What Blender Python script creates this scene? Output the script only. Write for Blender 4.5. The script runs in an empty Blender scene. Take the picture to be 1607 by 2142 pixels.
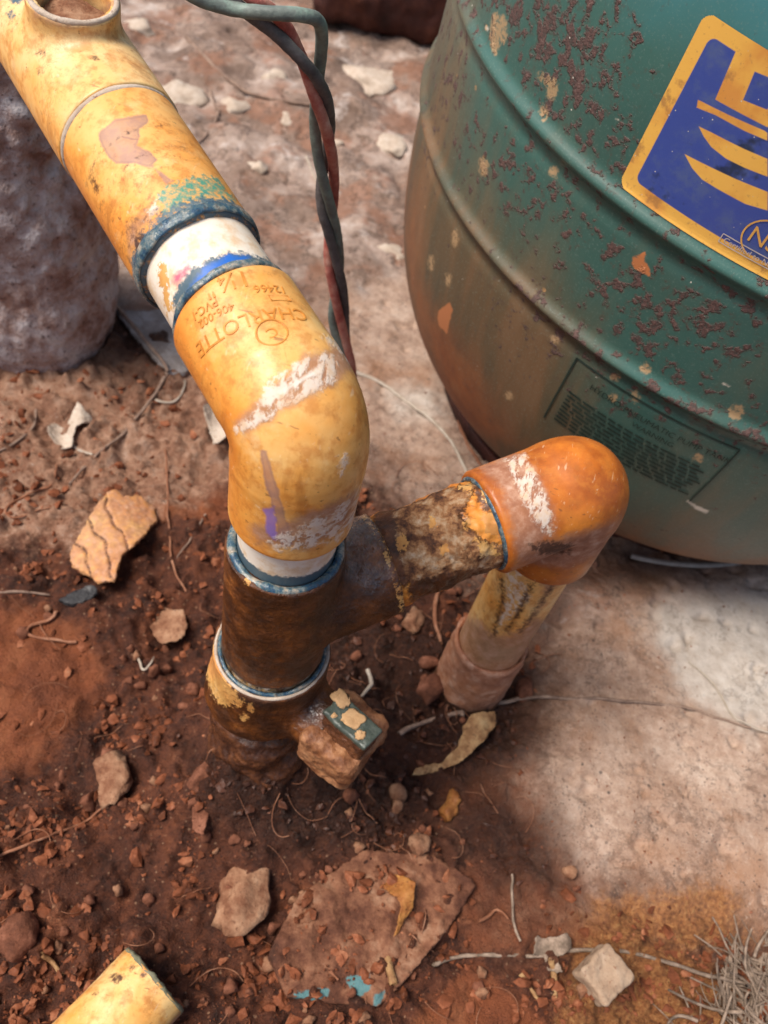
import bpy, math
import numpy as np
from mathutils import Matrix, Vector

# ------------------------------------------------------------------ camera, world, sun, exposure
FPX, CX, CY = 1801.0, 803.5, 1071.0            # focal length and centre of the photograph (1607 x 2142)
CAM = np.array([0.0, 0.0, 0.5436])
def _cam_axes():
    d = np.array([(425.03 - CX) / FPX, -(2424.85 - CY) / FPX, -1.0]); d /= np.linalg.norm(d)   # straight down as the camera sees it
    up = -d; fw = np.array([0, 0, -1.0]); Y = fw - up * (fw @ up); Y /= np.linalg.norm(Y)
    return np.array([np.cross(Y, up), Y, up]).T
RC = _cam_axes()                                # world -> camera
SC = bpy.context.scene
cd = bpy.data.cameras.new('camera'); cam = bpy.data.objects.new('camera', cd); SC.collection.objects.link(cam)
cd.sensor_fit = 'VERTICAL'; cd.sensor_height = 24.0; cd.lens = FPX / 2142 * 24.0
cd.clip_start = 0.01; cd.clip_end = 500
m = Matrix(RC.T.tolist()).to_4x4(); m.translation = Vector(CAM); cam.matrix_world = m
cd.dof.use_dof = True; cd.dof.focus_distance = 0.36; cd.dof.aperture_fstop = 8.5
SC.camera = cam

w = bpy.data.worlds.new('World'); SC.world = w; w.use_nodes = True
wn = w.node_tree; bg = wn.nodes['Background']
sky = wn.nodes.new('ShaderNodeTexSky'); sky.sky_type = 'NISHITA'; sky.sun_disc = False
SUN_EL, SUN_AZ = math.radians(60), math.radians(-112)
sky.sun_elevation = SUN_EL; sky.sun_rotation = SUN_AZ; sky.dust_density = 4.0; sky.air_density = 1.0; sky.ozone_density = 1.0
wn.links.new(sky.outputs[0], bg.inputs[0]); bg.inputs[1].default_value = 0.095
sd = bpy.data.lights.new('sun', 'SUN'); so = bpy.data.objects.new('sun', sd); SC.collection.objects.link(so)
sd.energy = 3.0; sd.angle = math.radians(26); sd.color = (1.0, 0.93, 0.84)
sdir = Vector((math.sin(SUN_AZ) * math.cos(SUN_EL), math.cos(SUN_AZ) * math.cos(SUN_EL), math.sin(SUN_EL)))
so.rotation_euler = sdir.to_track_quat('Z', 'Y').to_euler(); so.location = (0, 0, 3)
vs = SC.view_settings; vs.view_transform = 'Standard'; vs.look = 'None'; vs.gamma = 1.0; vs.exposure = 0.50
vs.use_curve_mapping = False

# ------------------------------------------------------------------ numeric helpers
def nrm(v): v = np.asarray(v, float); return v / np.linalg.norm(v)
def proj(P):
    q = (np.asarray(P) - CAM) @ RC.T
    return np.stack([CX + FPX * q[..., 0] / -q[..., 2], CY - FPX * q[..., 1] / -q[..., 2]], -1)
def ray(px, py): return RC.T @ np.array([(px - CX) / FPX, -(py - CY) / FPX, -1.0])
def G(px, py, z=0.0):                            # the point of the level z seen at a photograph pixel
    r = ray(px, py); return CAM + r * ((z - CAM[2]) / r[2])
def D(px, py, dep): return CAM + ray(px, py) * dep
def _h(ix, iy, iz, s):
    n = (ix * 374761393 + iy * 668265263 + iz * 2147483647 + s * 1274126177) & 0xffffffff
    n = ((n ^ (n >> 13)) * 1274126177) & 0xffffffff
    n = ((n ^ (n >> 16)) * 2246822519) & 0xffffffff
    return ((n ^ (n >> 15)) & 0xffff) / 65535.0
def vnoise(P, s=0):
    P = np.asarray(P, float); i = np.floor(P).astype(np.int64); f = P - i; f = f * f * (3 - 2 * f)
    r = 0
    for a in (0, 1):
        for b in (0, 1):
            for c in (0, 1):
                wgt = (f[..., 0] if a else 1 - f[..., 0]) * (f[..., 1] if b else 1 - f[..., 1]) * (f[..., 2] if c else 1 - f[..., 2])
                r = r + wgt * _h(i[..., 0] + a, i[..., 1] + b, i[..., 2] + c, s)
    return r * 2 - 1
def fbm(P, oct=4, s=0, g=0.5):
    r = 0; a = 1.0; P = np.asarray(P, float)
    for k in range(oct):
        r = r + a * vnoise(P, s + k * 17); P = P * 2.03 + 11.7; a *= g
    return r
def polysdf(Q, poly):                            # signed distance, positive inside
    poly = np.asarray(poly, float); d2 = np.full(len(Q), 1e18); ins = np.zeros(len(Q), bool)
    for k in range(len(poly)):
        a = poly[k]; b = poly[(k + 1) % len(poly)]; e = b - a; v = Q - a
        t = np.clip((v @ e) / max(e @ e, 1e-12), 0, 1); dd = v - t[:, None] * e
        d2 = np.minimum(d2, (dd ** 2).sum(1))
        c = (a[1] <= Q[:, 1]) != (b[1] <= Q[:, 1])
        x = a[0] + (Q[:, 1] - a[1]) * (e[0] / (e[1] if abs(e[1]) > 1e-12 else 1e-12))
        ins ^= c & (Q[:, 0] < x)
    d = np.sqrt(d2); return np.where(ins, d, -d)
def circle(cx, cy, r, r2=None, n=14):
    r2 = r2 or r; return [(cx + r * math.cos(2 * math.pi * k / n), cy + r2 * math.sin(2 * math.pi * k / n)) for k in range(n)]
def marks(V, N, polys, span=40.0):               # where a stain sits on a surface: 0 far outside, 0.5 at its edge, 1 well inside
    Q = proj(V); face = (N * (CAM - V)).sum(1) > 0; out = np.full(len(V), -span)
    for p in polys: out = np.maximum(out, polysdf(Q, p))
    return np.where(face, np.clip(out / span, -1, 1) * 0.5 + 0.5, 0.0)

# ------------------------------------------------------------------ mesh helpers
COL = SC.collection
def mesh(name, V, F, mat=None, attrs=None, smooth=True):
    me = bpy.data.meshes.new(name); V = np.asarray(V, np.float32)
    if isinstance(F, np.ndarray):
        n, k = F.shape
        me.vertices.add(len(V)); me.vertices.foreach_set('co', V.ravel())
        me.loops.add(n * k); me.loops.foreach_set('vertex_index', F.ravel().astype(np.int32))
        me.polygons.add(n); me.polygons.foreach_set('loop_start', np.arange(0, n * k, k, dtype=np.int32))
        me.update(calc_edges=True); me.validate()
    else:
        me.from_pydata([tuple(v) for v in V.tolist()], [], [list(f) for f in F]); me.update()
    me.polygons.foreach_set('use_smooth', np.full(len(me.polygons), smooth))
    for k, a in (attrs or {}).items():
        at = me.attributes.new(k, 'FLOAT', 'POINT'); at.data.foreach_set('value', np.asarray(a, np.float32))
    if mat: me.materials.append(mat)
    return me
def tag(o, label=None, cat=None, group=None, kind=None):
    if label: o['label'] = label
    if cat: o['category'] = cat
    if group: o['group'] = group
    if kind: o['kind'] = kind
    return o
def empty(name, loc, label, cat, group=None):
    e = bpy.data.objects.new(name, None); COL.objects.link(e); e.location = loc; e.empty_display_size = 0.02
    return tag(e, label, cat, group)
def part(name, V, F, mat, parent, attrs=None, smooth=True, pinv=None):
    o = bpy.data.objects.new(name, mesh(name, V, F, mat, attrs, smooth)); COL.objects.link(o); o.parent = parent
    root = parent
    while root.parent: root = root.parent
    if parent is root: o.matrix_parent_inverse = Matrix.Translation(-Vector(root.location))
    return o
def thing(name, V, F, mat, label=None, cat=None, group=None, kind=None, attrs=None, smooth=True):
    V = np.asarray(V, float); loc = np.array([V[:, 0].mean(), V[:, 1].mean(), V[:, 2].min()])
    if kind == 'structure': loc = np.zeros(3)
    o = bpy.data.objects.new(name, mesh(name, V - loc, F, mat, attrs, smooth)); COL.objects.link(o); o.location = loc
    return tag(o, label, cat, group, kind)
def gridF(nu, nv, cu=False, cv=False):
    a = np.arange(nu if cu else nu - 1); b = np.arange(nv if cv else nv - 1); A, B = np.meshgrid(a, b, indexing='ij')
    A1 = (A + 1) % nu; B1 = (B + 1) % nv
    return np.stack([A * nv + B, A1 * nv + B, A1 * nv + B1, A * nv + B1], -1).reshape(-1, 4)
def gridN(V, nu, nv, cu=False):
    W = V.reshape(nu, nv, 3); du = np.roll(W, -1, 0) - np.roll(W, 1, 0) if cu else np.gradient(W, axis=0)
    n = np.cross(du, np.gradient(W, axis=1)).reshape(-1, 3); return n / (np.linalg.norm(n, axis=1, keepdims=True) + 1e-12)
def frame(a, hint=(0, 0, 1)):
    a = nrm(a); e1 = np.asarray(hint, float) - a * (a @ np.asarray(hint, float))
    if np.linalg.norm(e1) < 1e-4: e1 = np.cross(a, (1, 0, 0))
    e1 = nrm(e1); return a, e1, np.cross(a, e1)
def revolve(O, a, prof, n=160, hint=(0, 1, 0)):   # prof: list of (s along axis, radius)
    a, e1, e2 = frame(a, hint); prof = np.asarray(prof, float); t = np.arange(n) * 2 * math.pi / n
    ring = np.cos(t)[:, None] * e1 + np.sin(t)[:, None] * e2
    V = np.asarray(O) + prof[None, :, 0:1] * a + prof[None, :, 1:2] * ring[:, None, :]
    V = V.reshape(-1, 3); F = gridF(n, len(prof), True); N = gridN(V, n, len(prof), True)
    c = np.asarray(O) + ((V - O) @ a)[:, None] * a
    if ((V - c) * N).sum() < 0: F = F[:, ::-1]; N = -N
    return V, F, N
def dens(prof, step=0.0012):
    out = [prof[0]]
    for p, q in zip(prof[:-1], prof[1:]):
        k = max(1, int(math.hypot(q[0] - p[0], q[1] - p[1]) / step))
        out += [(p[0] + (q[0] - p[0]) * i / k, p[1] + (q[1] - p[1]) * i / k) for i in range(1, k + 1)]
    return out
def tube(path, rad, n=8, smooth=3):
    P = np.asarray(path, float); r = np.broadcast_to(np.asarray(rad, float), (len(P),)).copy()
    for _ in range(smooth):                       # round the corners
        Q = np.empty((2 * len(P) - 2, 3)); Q[0::2] = P[:-1] * .75 + P[1:] * .25; Q[1::2] = P[:-1] * .25 + P[1:] * .75
        q = np.empty(len(Q)); q[0::2] = r[:-1] * .75 + r[1:] * .25; q[1::2] = r[:-1] * .25 + r[1:] * .75
        Q = np.vstack([P[:1], Q, P[-1:]]); q = np.r_[r[:1], q, r[-1:]]; P, r = Q, q
    T = np.gradient(P, axis=0); T /= np.linalg.norm(T, axis=1, keepdims=True) + 1e-12
    ref = nrm(np.cross(T[0], (0.3, 0.5, 0.8))); E1 = []
    for t in T:
        ref = ref - t * (ref @ t); ref = ref / np.linalg.norm(ref); E1.append(ref)
    E1 = np.array(E1); E2 = np.cross(T, E1); th = np.arange(n) * 2 * math.pi / n
    V = P[:, None] + r[:, None, None] * (np.cos(th)[None, :, None] * E1[:, None] + np.sin(th)[None, :, None] * E2[:, None])
    return V.reshape(-1, 3), gridF(len(P), n, False, True)
def surfnet(f, lo, hi, h):                       # surface of a distance field f(P) < 0 as quads
    lo = np.asarray(lo, float); hi = np.asarray(hi, float); n = np.ceil((hi - lo) / h).astype(int) + 1
    ax = [lo[k] + h * np.arange(n[k]) for k in range(3)]
    X, Y, W_ = np.meshgrid(*ax, indexing='ij'); nb = -(-n // 4)
    bx_ = [lo[k] + h * (4 * np.arange(nb[k]) + 1.5) for k in range(3)]
    cv = f(np.stack(np.meshgrid(*bx_, indexing='ij'), -1).reshape(-1, 3)).reshape(nb)
    val = np.repeat(np.repeat(np.repeat(cv, 4, 0), 4, 1), 4, 2)[:n[0], :n[1], :n[2]].copy()
    near = np.abs(val) < h * 9                    # only the blocks near the surface are worked out in full
    val[near] = f(np.stack([X[near], Y[near], W_[near]], -1)); del X, Y, W_
    s = val < 0
    corner = [s[a:n[0] - 1 + a, b:n[1] - 1 + b, c:n[2] - 1 + c] for a in (0, 1) for b in (0, 1) for c in (0, 1)]
    cnt = sum(c.astype(np.int8) for c in corner); act = (cnt > 0) & (cnt < 8)
    idx = -np.ones(act.shape, np.int64); cells = np.argwhere(act); idx[act] = np.arange(len(cells))
    acc = np.zeros((len(cells), 3)); k = np.zeros(len(cells))
    for axs in range(3):
        for o in ((0, 0), (0, 1), (1, 0), (1, 1)):
            a = np.insert(np.array(o), axs, 0); b = a.copy(); b[axs] = 1
            va = val[tuple((cells + a).T)]; vb = val[tuple((cells + b).T)]; c = (va < 0) != (vb < 0)
            t = np.where(c, va / np.where(c, va - vb, 1), 0); p = a + t[:, None] * (b - a)
            acc[c] += p[c]; k[c] += 1
    V = lo + (cells + acc / k[:, None]) * h
    F = []
    for axs in range(3):
        o1, o2 = [x for x in range(3) if x != axs]
        sl0 = [slice(None)] * 3; sl1 = [slice(None)] * 3; sl0[axs] = slice(0, -1); sl1[axs] = slice(1, None)
        e = np.argwhere(s[tuple(sl0)] != s[tuple(sl1)]); e = e[(e[:, o1] > 0) & (e[:, o2] > 0) & (e[:, o1] < n[o1] - 1) & (e[:, o2] < n[o2] - 1)]
        u = np.zeros(3, int); u[o1] = 1; v = np.zeros(3, int); v[o2] = 1
        q = np.stack([idx[tuple((e - u - v).T)], idx[tuple((e - v).T)], idx[tuple(e.T)], idx[tuple((e - u).T)]], 1)
        flip = s[tuple(e.T)] ^ (axs == 1); q = np.where(flip[:, None], q, q[:, ::-1]); F.append(q)
    F = np.vstack(F); F = F[(F >= 0).all(1)]
    eps = h * 0.2
    def grad(V):
        g = np.stack([(f(V + eps * d) - f(V - eps * d)) / (2 * eps) for d in np.eye(3)], 1)
        return g
    for _ in range(2):
        g = grad(V); d = f(V); st = d / np.maximum((g ** 2).sum(1), 0.3); V = V - np.clip(st, -h * .5, h * .5)[:, None] * g
    g = grad(V); N = g / (np.linalg.norm(g, axis=1, keepdims=True) + 1e-12)
    return V, F, N
def cyl(P, O, a, r, t0, t1):
    v = P - O; t = v @ a; d = np.sqrt(np.maximum((v ** 2).sum(-1) - t * t, 0)) - r
    e = np.maximum(t0 - t, t - t1)
    return np.minimum(np.maximum(d, e), 0) + np.hypot(np.maximum(d, 0), np.maximum(e, 0))
def sph(P, O, r): return np.linalg.norm(P - O, axis=-1) - r
def smin(a, b, k): h = np.clip(.5 + .5 * (b - a) / k, 0, 1); return b + (a - b) * h - k * h * (1 - h)
def boxsdf(P, O, ax, half, r=0.0):
    q = np.abs((P - O) @ np.array(ax).T) - (np.array(half) - r)
    return np.linalg.norm(np.maximum(q, 0), axis=-1) + np.minimum(q.max(-1), 0) - r
def ico(sub=2):
    import bmesh
    bm = bmesh.new(); bmesh.ops.create_icosphere(bm, subdivisions=sub, radius=1.0)
    V = np.array([v.co[:] for v in bm.verts]); F = np.array([[v.index for v in f.verts] for f in bm.faces]); bm.free(); return V, F
ICO = {k: ico(k) for k in (1, 2, 3, 4)}

# ------------------------------------------------------------------ node helpers
class NT:
    def __init__(s, name):
        s.m = bpy.data.materials.new(name); s.m.use_nodes = True; s.t = s.m.node_tree; s.b = s.t.nodes['Principled BSDF']
        s.co = s.t.nodes.new('ShaderNodeTexCoord').outputs['Object']
    def n(s, typ, **kw):
        x = s.t.nodes.new(typ)
        for k, v in kw.items(): setattr(x, k, v)
        return x
    def put(s, sock, v):
        if isinstance(v, bpy.types.NodeSocket): s.t.links.new(v, sock)
        elif isinstance(v, (tuple, list)): sock.default_value = tuple(v) + ((1.0,) if len(v) == 3 and sock.type == 'RGBA' else ())
        else: sock.default_value = v
    def noise(s, scale, detail=4, rough=.55, vec=None, dist=0.0, out='Fac'):
        x = s.n('ShaderNodeTexNoise'); s.put(x.inputs['Vector'], vec or s.co); x.inputs['Scale'].default_value = scale
        x.inputs['Detail'].default_value = detail; x.inputs['Roughness'].default_value = rough; x.inputs['Distortion'].default_value = dist
        return x.outputs[out]
    def voro(s, scale, feature='F1', vec=None, out='Distance', rand=1.0):
        x = s.n('ShaderNodeTexVoronoi', feature=feature); s.put(x.inputs['Vector'], vec or s.co); x.inputs['Scale'].default_value = scale
        x.inputs['Randomness'].default_value = rand; return x.outputs[out]
    def vmul(s, v, k):
        x = s.n('ShaderNodeVectorMath', operation='MULTIPLY'); s.put(x.inputs[0], v); x.inputs[1].default_value = k; return x.outputs[0]
    def attr(s, name): return s.n('ShaderNodeAttribute', attribute_name=name).outputs['Fac']
    def math(s, op, a, b=0.0, clamp=False):
        x = s.n('ShaderNodeMath', operation=op, use_clamp=clamp); s.put(x.inputs[0], a); s.put(x.inputs[1], b); return x.outputs[0]
    def rng(s, v, a, b, c=0.0, d=1.0):
        x = s.n('ShaderNodeMapRange', interpolation_type='SMOOTHSTEP'); s.put(x.inputs[0], v)
        for k, q in enumerate((a, b, c, d)): x.inputs[k + 1].default_value = q
        return x.outputs[0]
    def mix(s, fac, a, b):
        x = s.n('ShaderNodeMix', data_type='RGBA'); s.put(x.inputs[0], fac); s.put(x.inputs[6], a); s.put(x.inputs[7], b); return x.outputs[2]
    def ramp(s, fac, stops):
        x = s.n('ShaderNodeValToRGB'); s.put(x.inputs[0], fac); e = x.color_ramp.elements
        e.remove(e[1]); e[0].position = stops[0][0]; e[0].color = tuple(stops[0][1]) + (1,)
        for p, c in stops[1:]: e.new(p).color = tuple(c) + (1,)
        return x.outputs[0]
    def stain(s, name, wob, soft=.03, thr=.5, amp=.5):        # a mark with a ragged edge
        return s.rng(s.math('ADD', s.attr(name), s.math('MULTIPLY', s.math('SUBTRACT', wob, .5), amp)), thr - soft, thr + soft)
    def bump(s, h, strength=.4, dist=.001, prev=None):
        x = s.n('ShaderNodeBump'); s.put(x.inputs['Height'], h); x.inputs['Strength'].default_value = strength; x.inputs['Distance'].default_value = dist
        if prev: s.put(x.inputs['Normal'], prev)
        return x.outputs[0]
    def done(s, col, rough=.5, normal=None, spec=.5, metal=0.0, coat=None):
        s.put(s.b.inputs['Base Color'], col); s.put(s.b.inputs['Roughness'], rough); s.put(s.b.inputs['Specular IOR Level'], spec)
        s.put(s.b.inputs['Metallic'], metal)
        if normal: s.put(s.b.inputs['Normal'], normal)
        if coat is not None: s.put(s.b.inputs['Coat Weight'], coat); s.b.inputs['Coat Roughness'].default_value = .12
        return s.m

def mat_pvc():
    s = NT('stained_pvc')
    n1 = s.noise(38, 5, .6); n2 = s.noise(140, 5, .65); n3 = s.noise(700, 3, .6); n4 = s.noise(75, 6, .7, dist=1.5)
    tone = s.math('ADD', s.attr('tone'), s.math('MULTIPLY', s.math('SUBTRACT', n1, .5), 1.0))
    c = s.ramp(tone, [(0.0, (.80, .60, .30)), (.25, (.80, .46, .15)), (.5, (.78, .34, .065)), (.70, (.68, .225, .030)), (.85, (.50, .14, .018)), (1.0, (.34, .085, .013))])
    c = s.mix(s.rng(n2, .46, .66, 0, .6), c, (.52, .17, .022)); n7 = s.noise(260, 5, .75); c = s.mix(s.math('MULTIPLY', s.rng(n7, .54, .66, 0, .6), s.rng(s.noise(22, 4, .6), .45, .62)), c, (.34, .11, .02)); c = s.mix(s.math('MULTIPLY', s.rng(s.noise(50, 5, .7), .55, .72, 0, .45), s.rng(s.attr('tone'), .45, .65, 1, 0)), c, (.82, .62, .32))                        # tea coloured blotches
    vein = s.math('ABSOLUTE', s.math('SUBTRACT', n4, .5)); c = s.mix(s.math('MULTIPLY', s.rng(vein, .0, .012, .5, 0), s.rng(s.noise(30, 3), .48, .62)), c, (.25, .08, .02))
    c = s.mix(s.math('MULTIPLY', s.rng(n3, .69, .74, 0, .8), s.rng(s.noise(60, 3), .45, .6)), c, (.10, .045, .02))                       # specks
    sc = s.noise(260, 2, .5, vec=s.vmul(s.co, (1, .25, 1.6))); c = s.mix(s.rng(sc, .70, .76, 0, .35), c, (.8, .66, .45))
    run = s.noise(120, 4, .6, vec=s.vmul(s.co, (1, 1, .12))); c = s.mix(s.math('MULTIPLY', s.rng(run, .54, .66, 0, .5), s.rng(n1, .42, .58)), c, (.36, .12, .022))
    sc2 = s.noise(900, 2, .5, vec=s.vmul(s.co, (.9, .12, .5))); c = s.mix(s.rng(sc2, .67, .75, 0, .25), c, (.85, .70, .46)); sc3 = s.noise(700, 2, .5, vec=s.vmul(s.co, (.16, .8, .6))); c = s.mix(s.rng(sc3, .68, .74, 0, .6), c, (.16, .06, .02))
    wob = s.noise(170, 5, .7); wob2 = s.noise(420, 4, .7)
    dust = s.stain('dust', wob, .16); c = s.mix(s.math('MULTIPLY', dust, .8), c, s.ramp(n2, [(.3, (.20, .085, .05)), (.5, (.33, .16, .10)), (.65, (.46, .28, .20)), (.8, (.60, .46, .38))]))
    pur = s.stain('purple', wob, .035, amp=.22); c = s.mix(s.math('MULTIPLY', pur, s.rng(n2, .35, .65, .85, .55)), c, (.36, .20, .165)); c = s.mix(s.math('MULTIPLY', pur, s.rng(s.attr('purple'), .53, .58, .3, 0)), c, (.22, .11, .10))
    vio = s.stain('violet', wob, .05, amp=.3); c = s.mix(s.math('MULTIPLY', vio, .8), c, (.22, .14, .50))
    gr = s.stain('green', wob2, .06); c = s.mix(s.math('MULTIPLY', gr, s.rng(wob2, .3, .62)), c, s.mix(n2, (.02, .22, .20), (.10, .30, .17)))
    wh = s.stain('white', wob2, .07); strk = s.noise(330, 4, .7, vec=s.vmul(s.co, (1, .35, .8))); wh = s.math('MULTIPLY', wh, s.math('MAXIMUM', s.rng(strk, .42, .54), s.rng(s.attr('white'), .80, .95))); c = s.mix(s.math('MULTIPLY', wh, s.rng(s.attr('white'), .80, .95, .68, .92)), c, s.mix(s.rng(n2, .42, .68), (.80, .73, .64), (.70, .52, .34)))
    pk = s.stain('pink', wob, .1); c = s.mix(pk, c, (.68, .12, .18))
    bl = s.stain('blue', wob2, .06); c = s.mix(bl, c, s.mix(s.stain('vivid', n2, .12), s.mix(n2, (.025, .07, .115), (.12, .16, .17)), (.012, .12, .48)))
    dk = s.stain('grime', wob2, .09); c = s.mix(s.math('MULTIPLY', dk, s.rng(wob2, .25, .5, .3, .95)), c, (.07, .025, .012))
    mudt = s.stain('mud', wob, .07)
    mc = s.ramp(s.noise(60, 6, .65), [(.3, (.024, .008, .003)), (.47, (.066, .020, .0045)), (.60, (.145, .044, .009)), (.75, (.36, .125, .028))])
    c = s.mix(mudt, c, mc)
    dry = s.stain('dry', wob2, .05); dc = s.ramp(s.noise(120, 6, .7), [(.32, (.03, .012, .006)), (.42, (.12, .042, .015)), (.50, (.30, .135, .05)), (.58, (.42, .25, .13)), (.70, (.55, .42, .30))])
    c = s.mix(dry, c, dc)
    fl = s.stain('flake', wob2, .02); c = s.mix(fl, c, s.ramp(n1, [(.3, (.48, .16, .03)), (.55, (.66, .36, .11)), (.75, (.74, .58, .34))]))
    r = s.rng(n2, .3, .8, .36, .58); wetr = s.rng(s.noise(150, 4, .6), .42, .62, .30, .55)
    x = s.n('ShaderNodeMix'); s.put(x.inputs[0], mudt); s.put(x.inputs[2], r); s.put(x.inputs[3], wetr)
    y = s.n('ShaderNodeMix'); s.put(y.inputs[0], s.math('MAXIMUM', dry, dust)); s.put(y.inputs[2], x.outputs[0]); y.inputs[3].default_value = .8
    nb = s.bump(n3, .12, .0006)
    hb = s.math('MULTIPLY', s.math('MAXIMUM', mudt, dry), s.math('ADD', s.noise(330, 5, .7), s.math('MULTIPLY', s.noise(110, 3, .6), 1.2)))
    nb = s.bump(hb, .9, .0013, nb)
    nb = s.bump(s.math('ADD', s.math('ADD', wh, fl), s.math('ADD', gr, bl)), .35, .0007, nb)
    wet = s.math('MULTIPLY', mudt, s.rng(s.noise(45, 4, .6), .40, .56, .05, 1.0)); s.put(s.b.inputs['Coat Normal'], s.bump(s.math('ADD', s.noise(210, 3, .6), s.math('MULTIPLY', s.noise(90, 2, .5), 1.2)), 1.0, .0036))
    s.b.inputs['Coat IOR'].default_value = 1.7
    m_ = s.done(c, y.outputs[0], nb, .5, coat=s.math('MULTIPLY', wet, s.rng(s.attr('wet'), .35, .7))); s.b.inputs['Coat Roughness'].default_value = .035; return m_

def mat_glue():
    s = NT('blue_pipe_glue'); n = s.noise(300, 5, .65); n2 = s.noise(170, 5, .7)
    c = s.ramp(n2, [(.3, (.02, .03, .032)), (.42, (.02, .065, .12)), (.50, (.06, .11, .13)), (.57, (.18, .20, .19)), (.66, (.40, .33, .25)), (.8, (.55, .46, .36))])
    c = s.mix(s.rng(n, .56, .7, 0, .8), c, (.06, .03, .018))
    return s.done(c, s.rng(n, .3, .7, .1, .4), s.bump(n, .6, .0012), .6)

def mat_tank():
    s = NT('weathered_green_paint')
    n1 = s.noise(7, 5, .6); n2 = s.noise(60, 6, .7); n3 = s.noise(420, 4, .65); st = s.noise(30, 5, .6, vec=s.vmul(s.co, (1, 1, .16)))
    c = s.ramp(s.math('ADD', s.attr('tone'), s.math('MULTIPLY', s.math('SUBTRACT', n1, .5), .35)),
               [(0.0, (.010, .014, .009)), (.3, (.014, .028, .020)), (.55, (.022, .068, .054)), (.8, (.042, .140, .122)), (1.0, (.052, .265, .305))])
    film_shade = s.math('ADD', s.attr('film_shade'), s.math('MULTIPLY', s.math('SUBTRACT', st, .5), .45)); 
    c = s.mix(s.rng(film_shade, .05, .75, .10, .96), c, s.ramp(st, [(.3, (.065, .05, .028)), (.5, (.125, .074, .034)), (.7, (.21, .088, .033))]))
    c = s.mix(s.rng(s.math('ADD', s.attr('rust'), s.math('MULTIPLY', s.math('SUBTRACT', st, .5), .5)), .35, .9, 0, .9), c, s.ramp(n2, [(.3, (.20, .055, .02)), (.6, (.32, .10, .03)), (.8, (.34, .16, .07))]))
    c = s.mix(s.rng(s.noise(900, 2, .6), .55, .75, 0, .35), c, (.20, .27, .23)); c = s.mix(s.rng(st, .52, .72, 0, .35), c, (.12, .13, .085))
    # rust blooms where the paint has pitted
    sp = s.math('ADD', s.noise(135, 5, .60), s.math('MULTIPLY', s.math('SUBTRACT', s.attr('pits'), .5), .24))
    pit = s.rng(sp, .575, .625); c = s.mix(s.rng(sp, .51, .60, 0, .5), c, (.085, .055, .04))
    c = s.mix(s.math('MULTIPLY', pit, s.rng(n3, .3, .5, .55, 1)), c, s.ramp(n3, [(.35, (.05, .03, .027)), (.6, (.12, .065, .055)), (.8, (.24, .165, .14))]))
    chip = s.rng(s.voro(46), .055, .085, 1, 0); keep = s.rng(s.noise(13, 3), .56, .62)
    c = s.mix(s.math('MULTIPLY', s.math('MULTIPLY', chip, keep), s.rng(n3, .35, .55, .3, .9)), c, (.50, .27, .11))
    wsp = s.rng(s.voro(95), .03, .05, 1, 0); c = s.mix(s.math('MULTIPLY', wsp, s.rng(s.noise(23, 2), .5, .6)), c, (.58, .55, .47))
    c = s.mix(s.math('MULTIPLY', s.stain('tanchip', n3, .10), s.rng(n3, .36, .52, .25, .85)), c, (.42, .27, .14)); c = s.mix(s.stain('orange', n2, .04), c, (.46, .17, .065)); c = s.mix(s.stain('whitechip', n2, .05), c, (.62, .56, .46))
    x = s.n('ShaderNodeMix'); s.put(x.inputs[0], s.math('MAXIMUM', pit, s.rng(film_shade, .3, .9))); s.put(x.inputs[2], s.rng(n3, .3, .7, .32, .45)); x.inputs[3].default_value = .75
    nb = s.bump(s.math('MULTIPLY', pit, n3), .8, .0012); nb = s.bump(n2, .1, .0008, nb)
    return s.done(c, x.outputs[0], nb, .5)

def mat_label():
    s = NT('tank_label_print')
    n2 = s.noise(70, 6, .7); n3 = s.noise(420, 4, .65); n1 = s.noise(28, 4, .6)
    blue = s.mix(s.rng(n2, .45, .65, 0, .75), (.045, .075, .29), (.075, .11, .25)); blue = s.mix(s.rng(s.noise(44, 4, .6), .56, .66, 0, .85), blue, (.018, .028, .05))
    org = s.mix(s.rng(n1, .5, .68, 0, .8), (.78, .43, .085), (.60, .24, .055)); org = s.mix(s.rng(n3, .58, .7, 0, .5), org, (.40, .20, .08)); org = s.mix(s.rng(s.noise(55, 5, .65), .57, .66, 0, .75), org, (.36, .17, .06))
    c = s.mix(s.rng(s.attr('ink'), -.0003, .0003), blue, org)
    spk = s.rng(s.voro(230), .05, .09, 1, 0); c = s.mix(s.math('MULTIPLY', spk, s.rng(n1, .45, .6)), c, (.55, .5, .42))
    return s.done(c, s.rng(n2, .3, .7, .3, .5), s.bump(n3, .15, .0005), .5)

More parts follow.
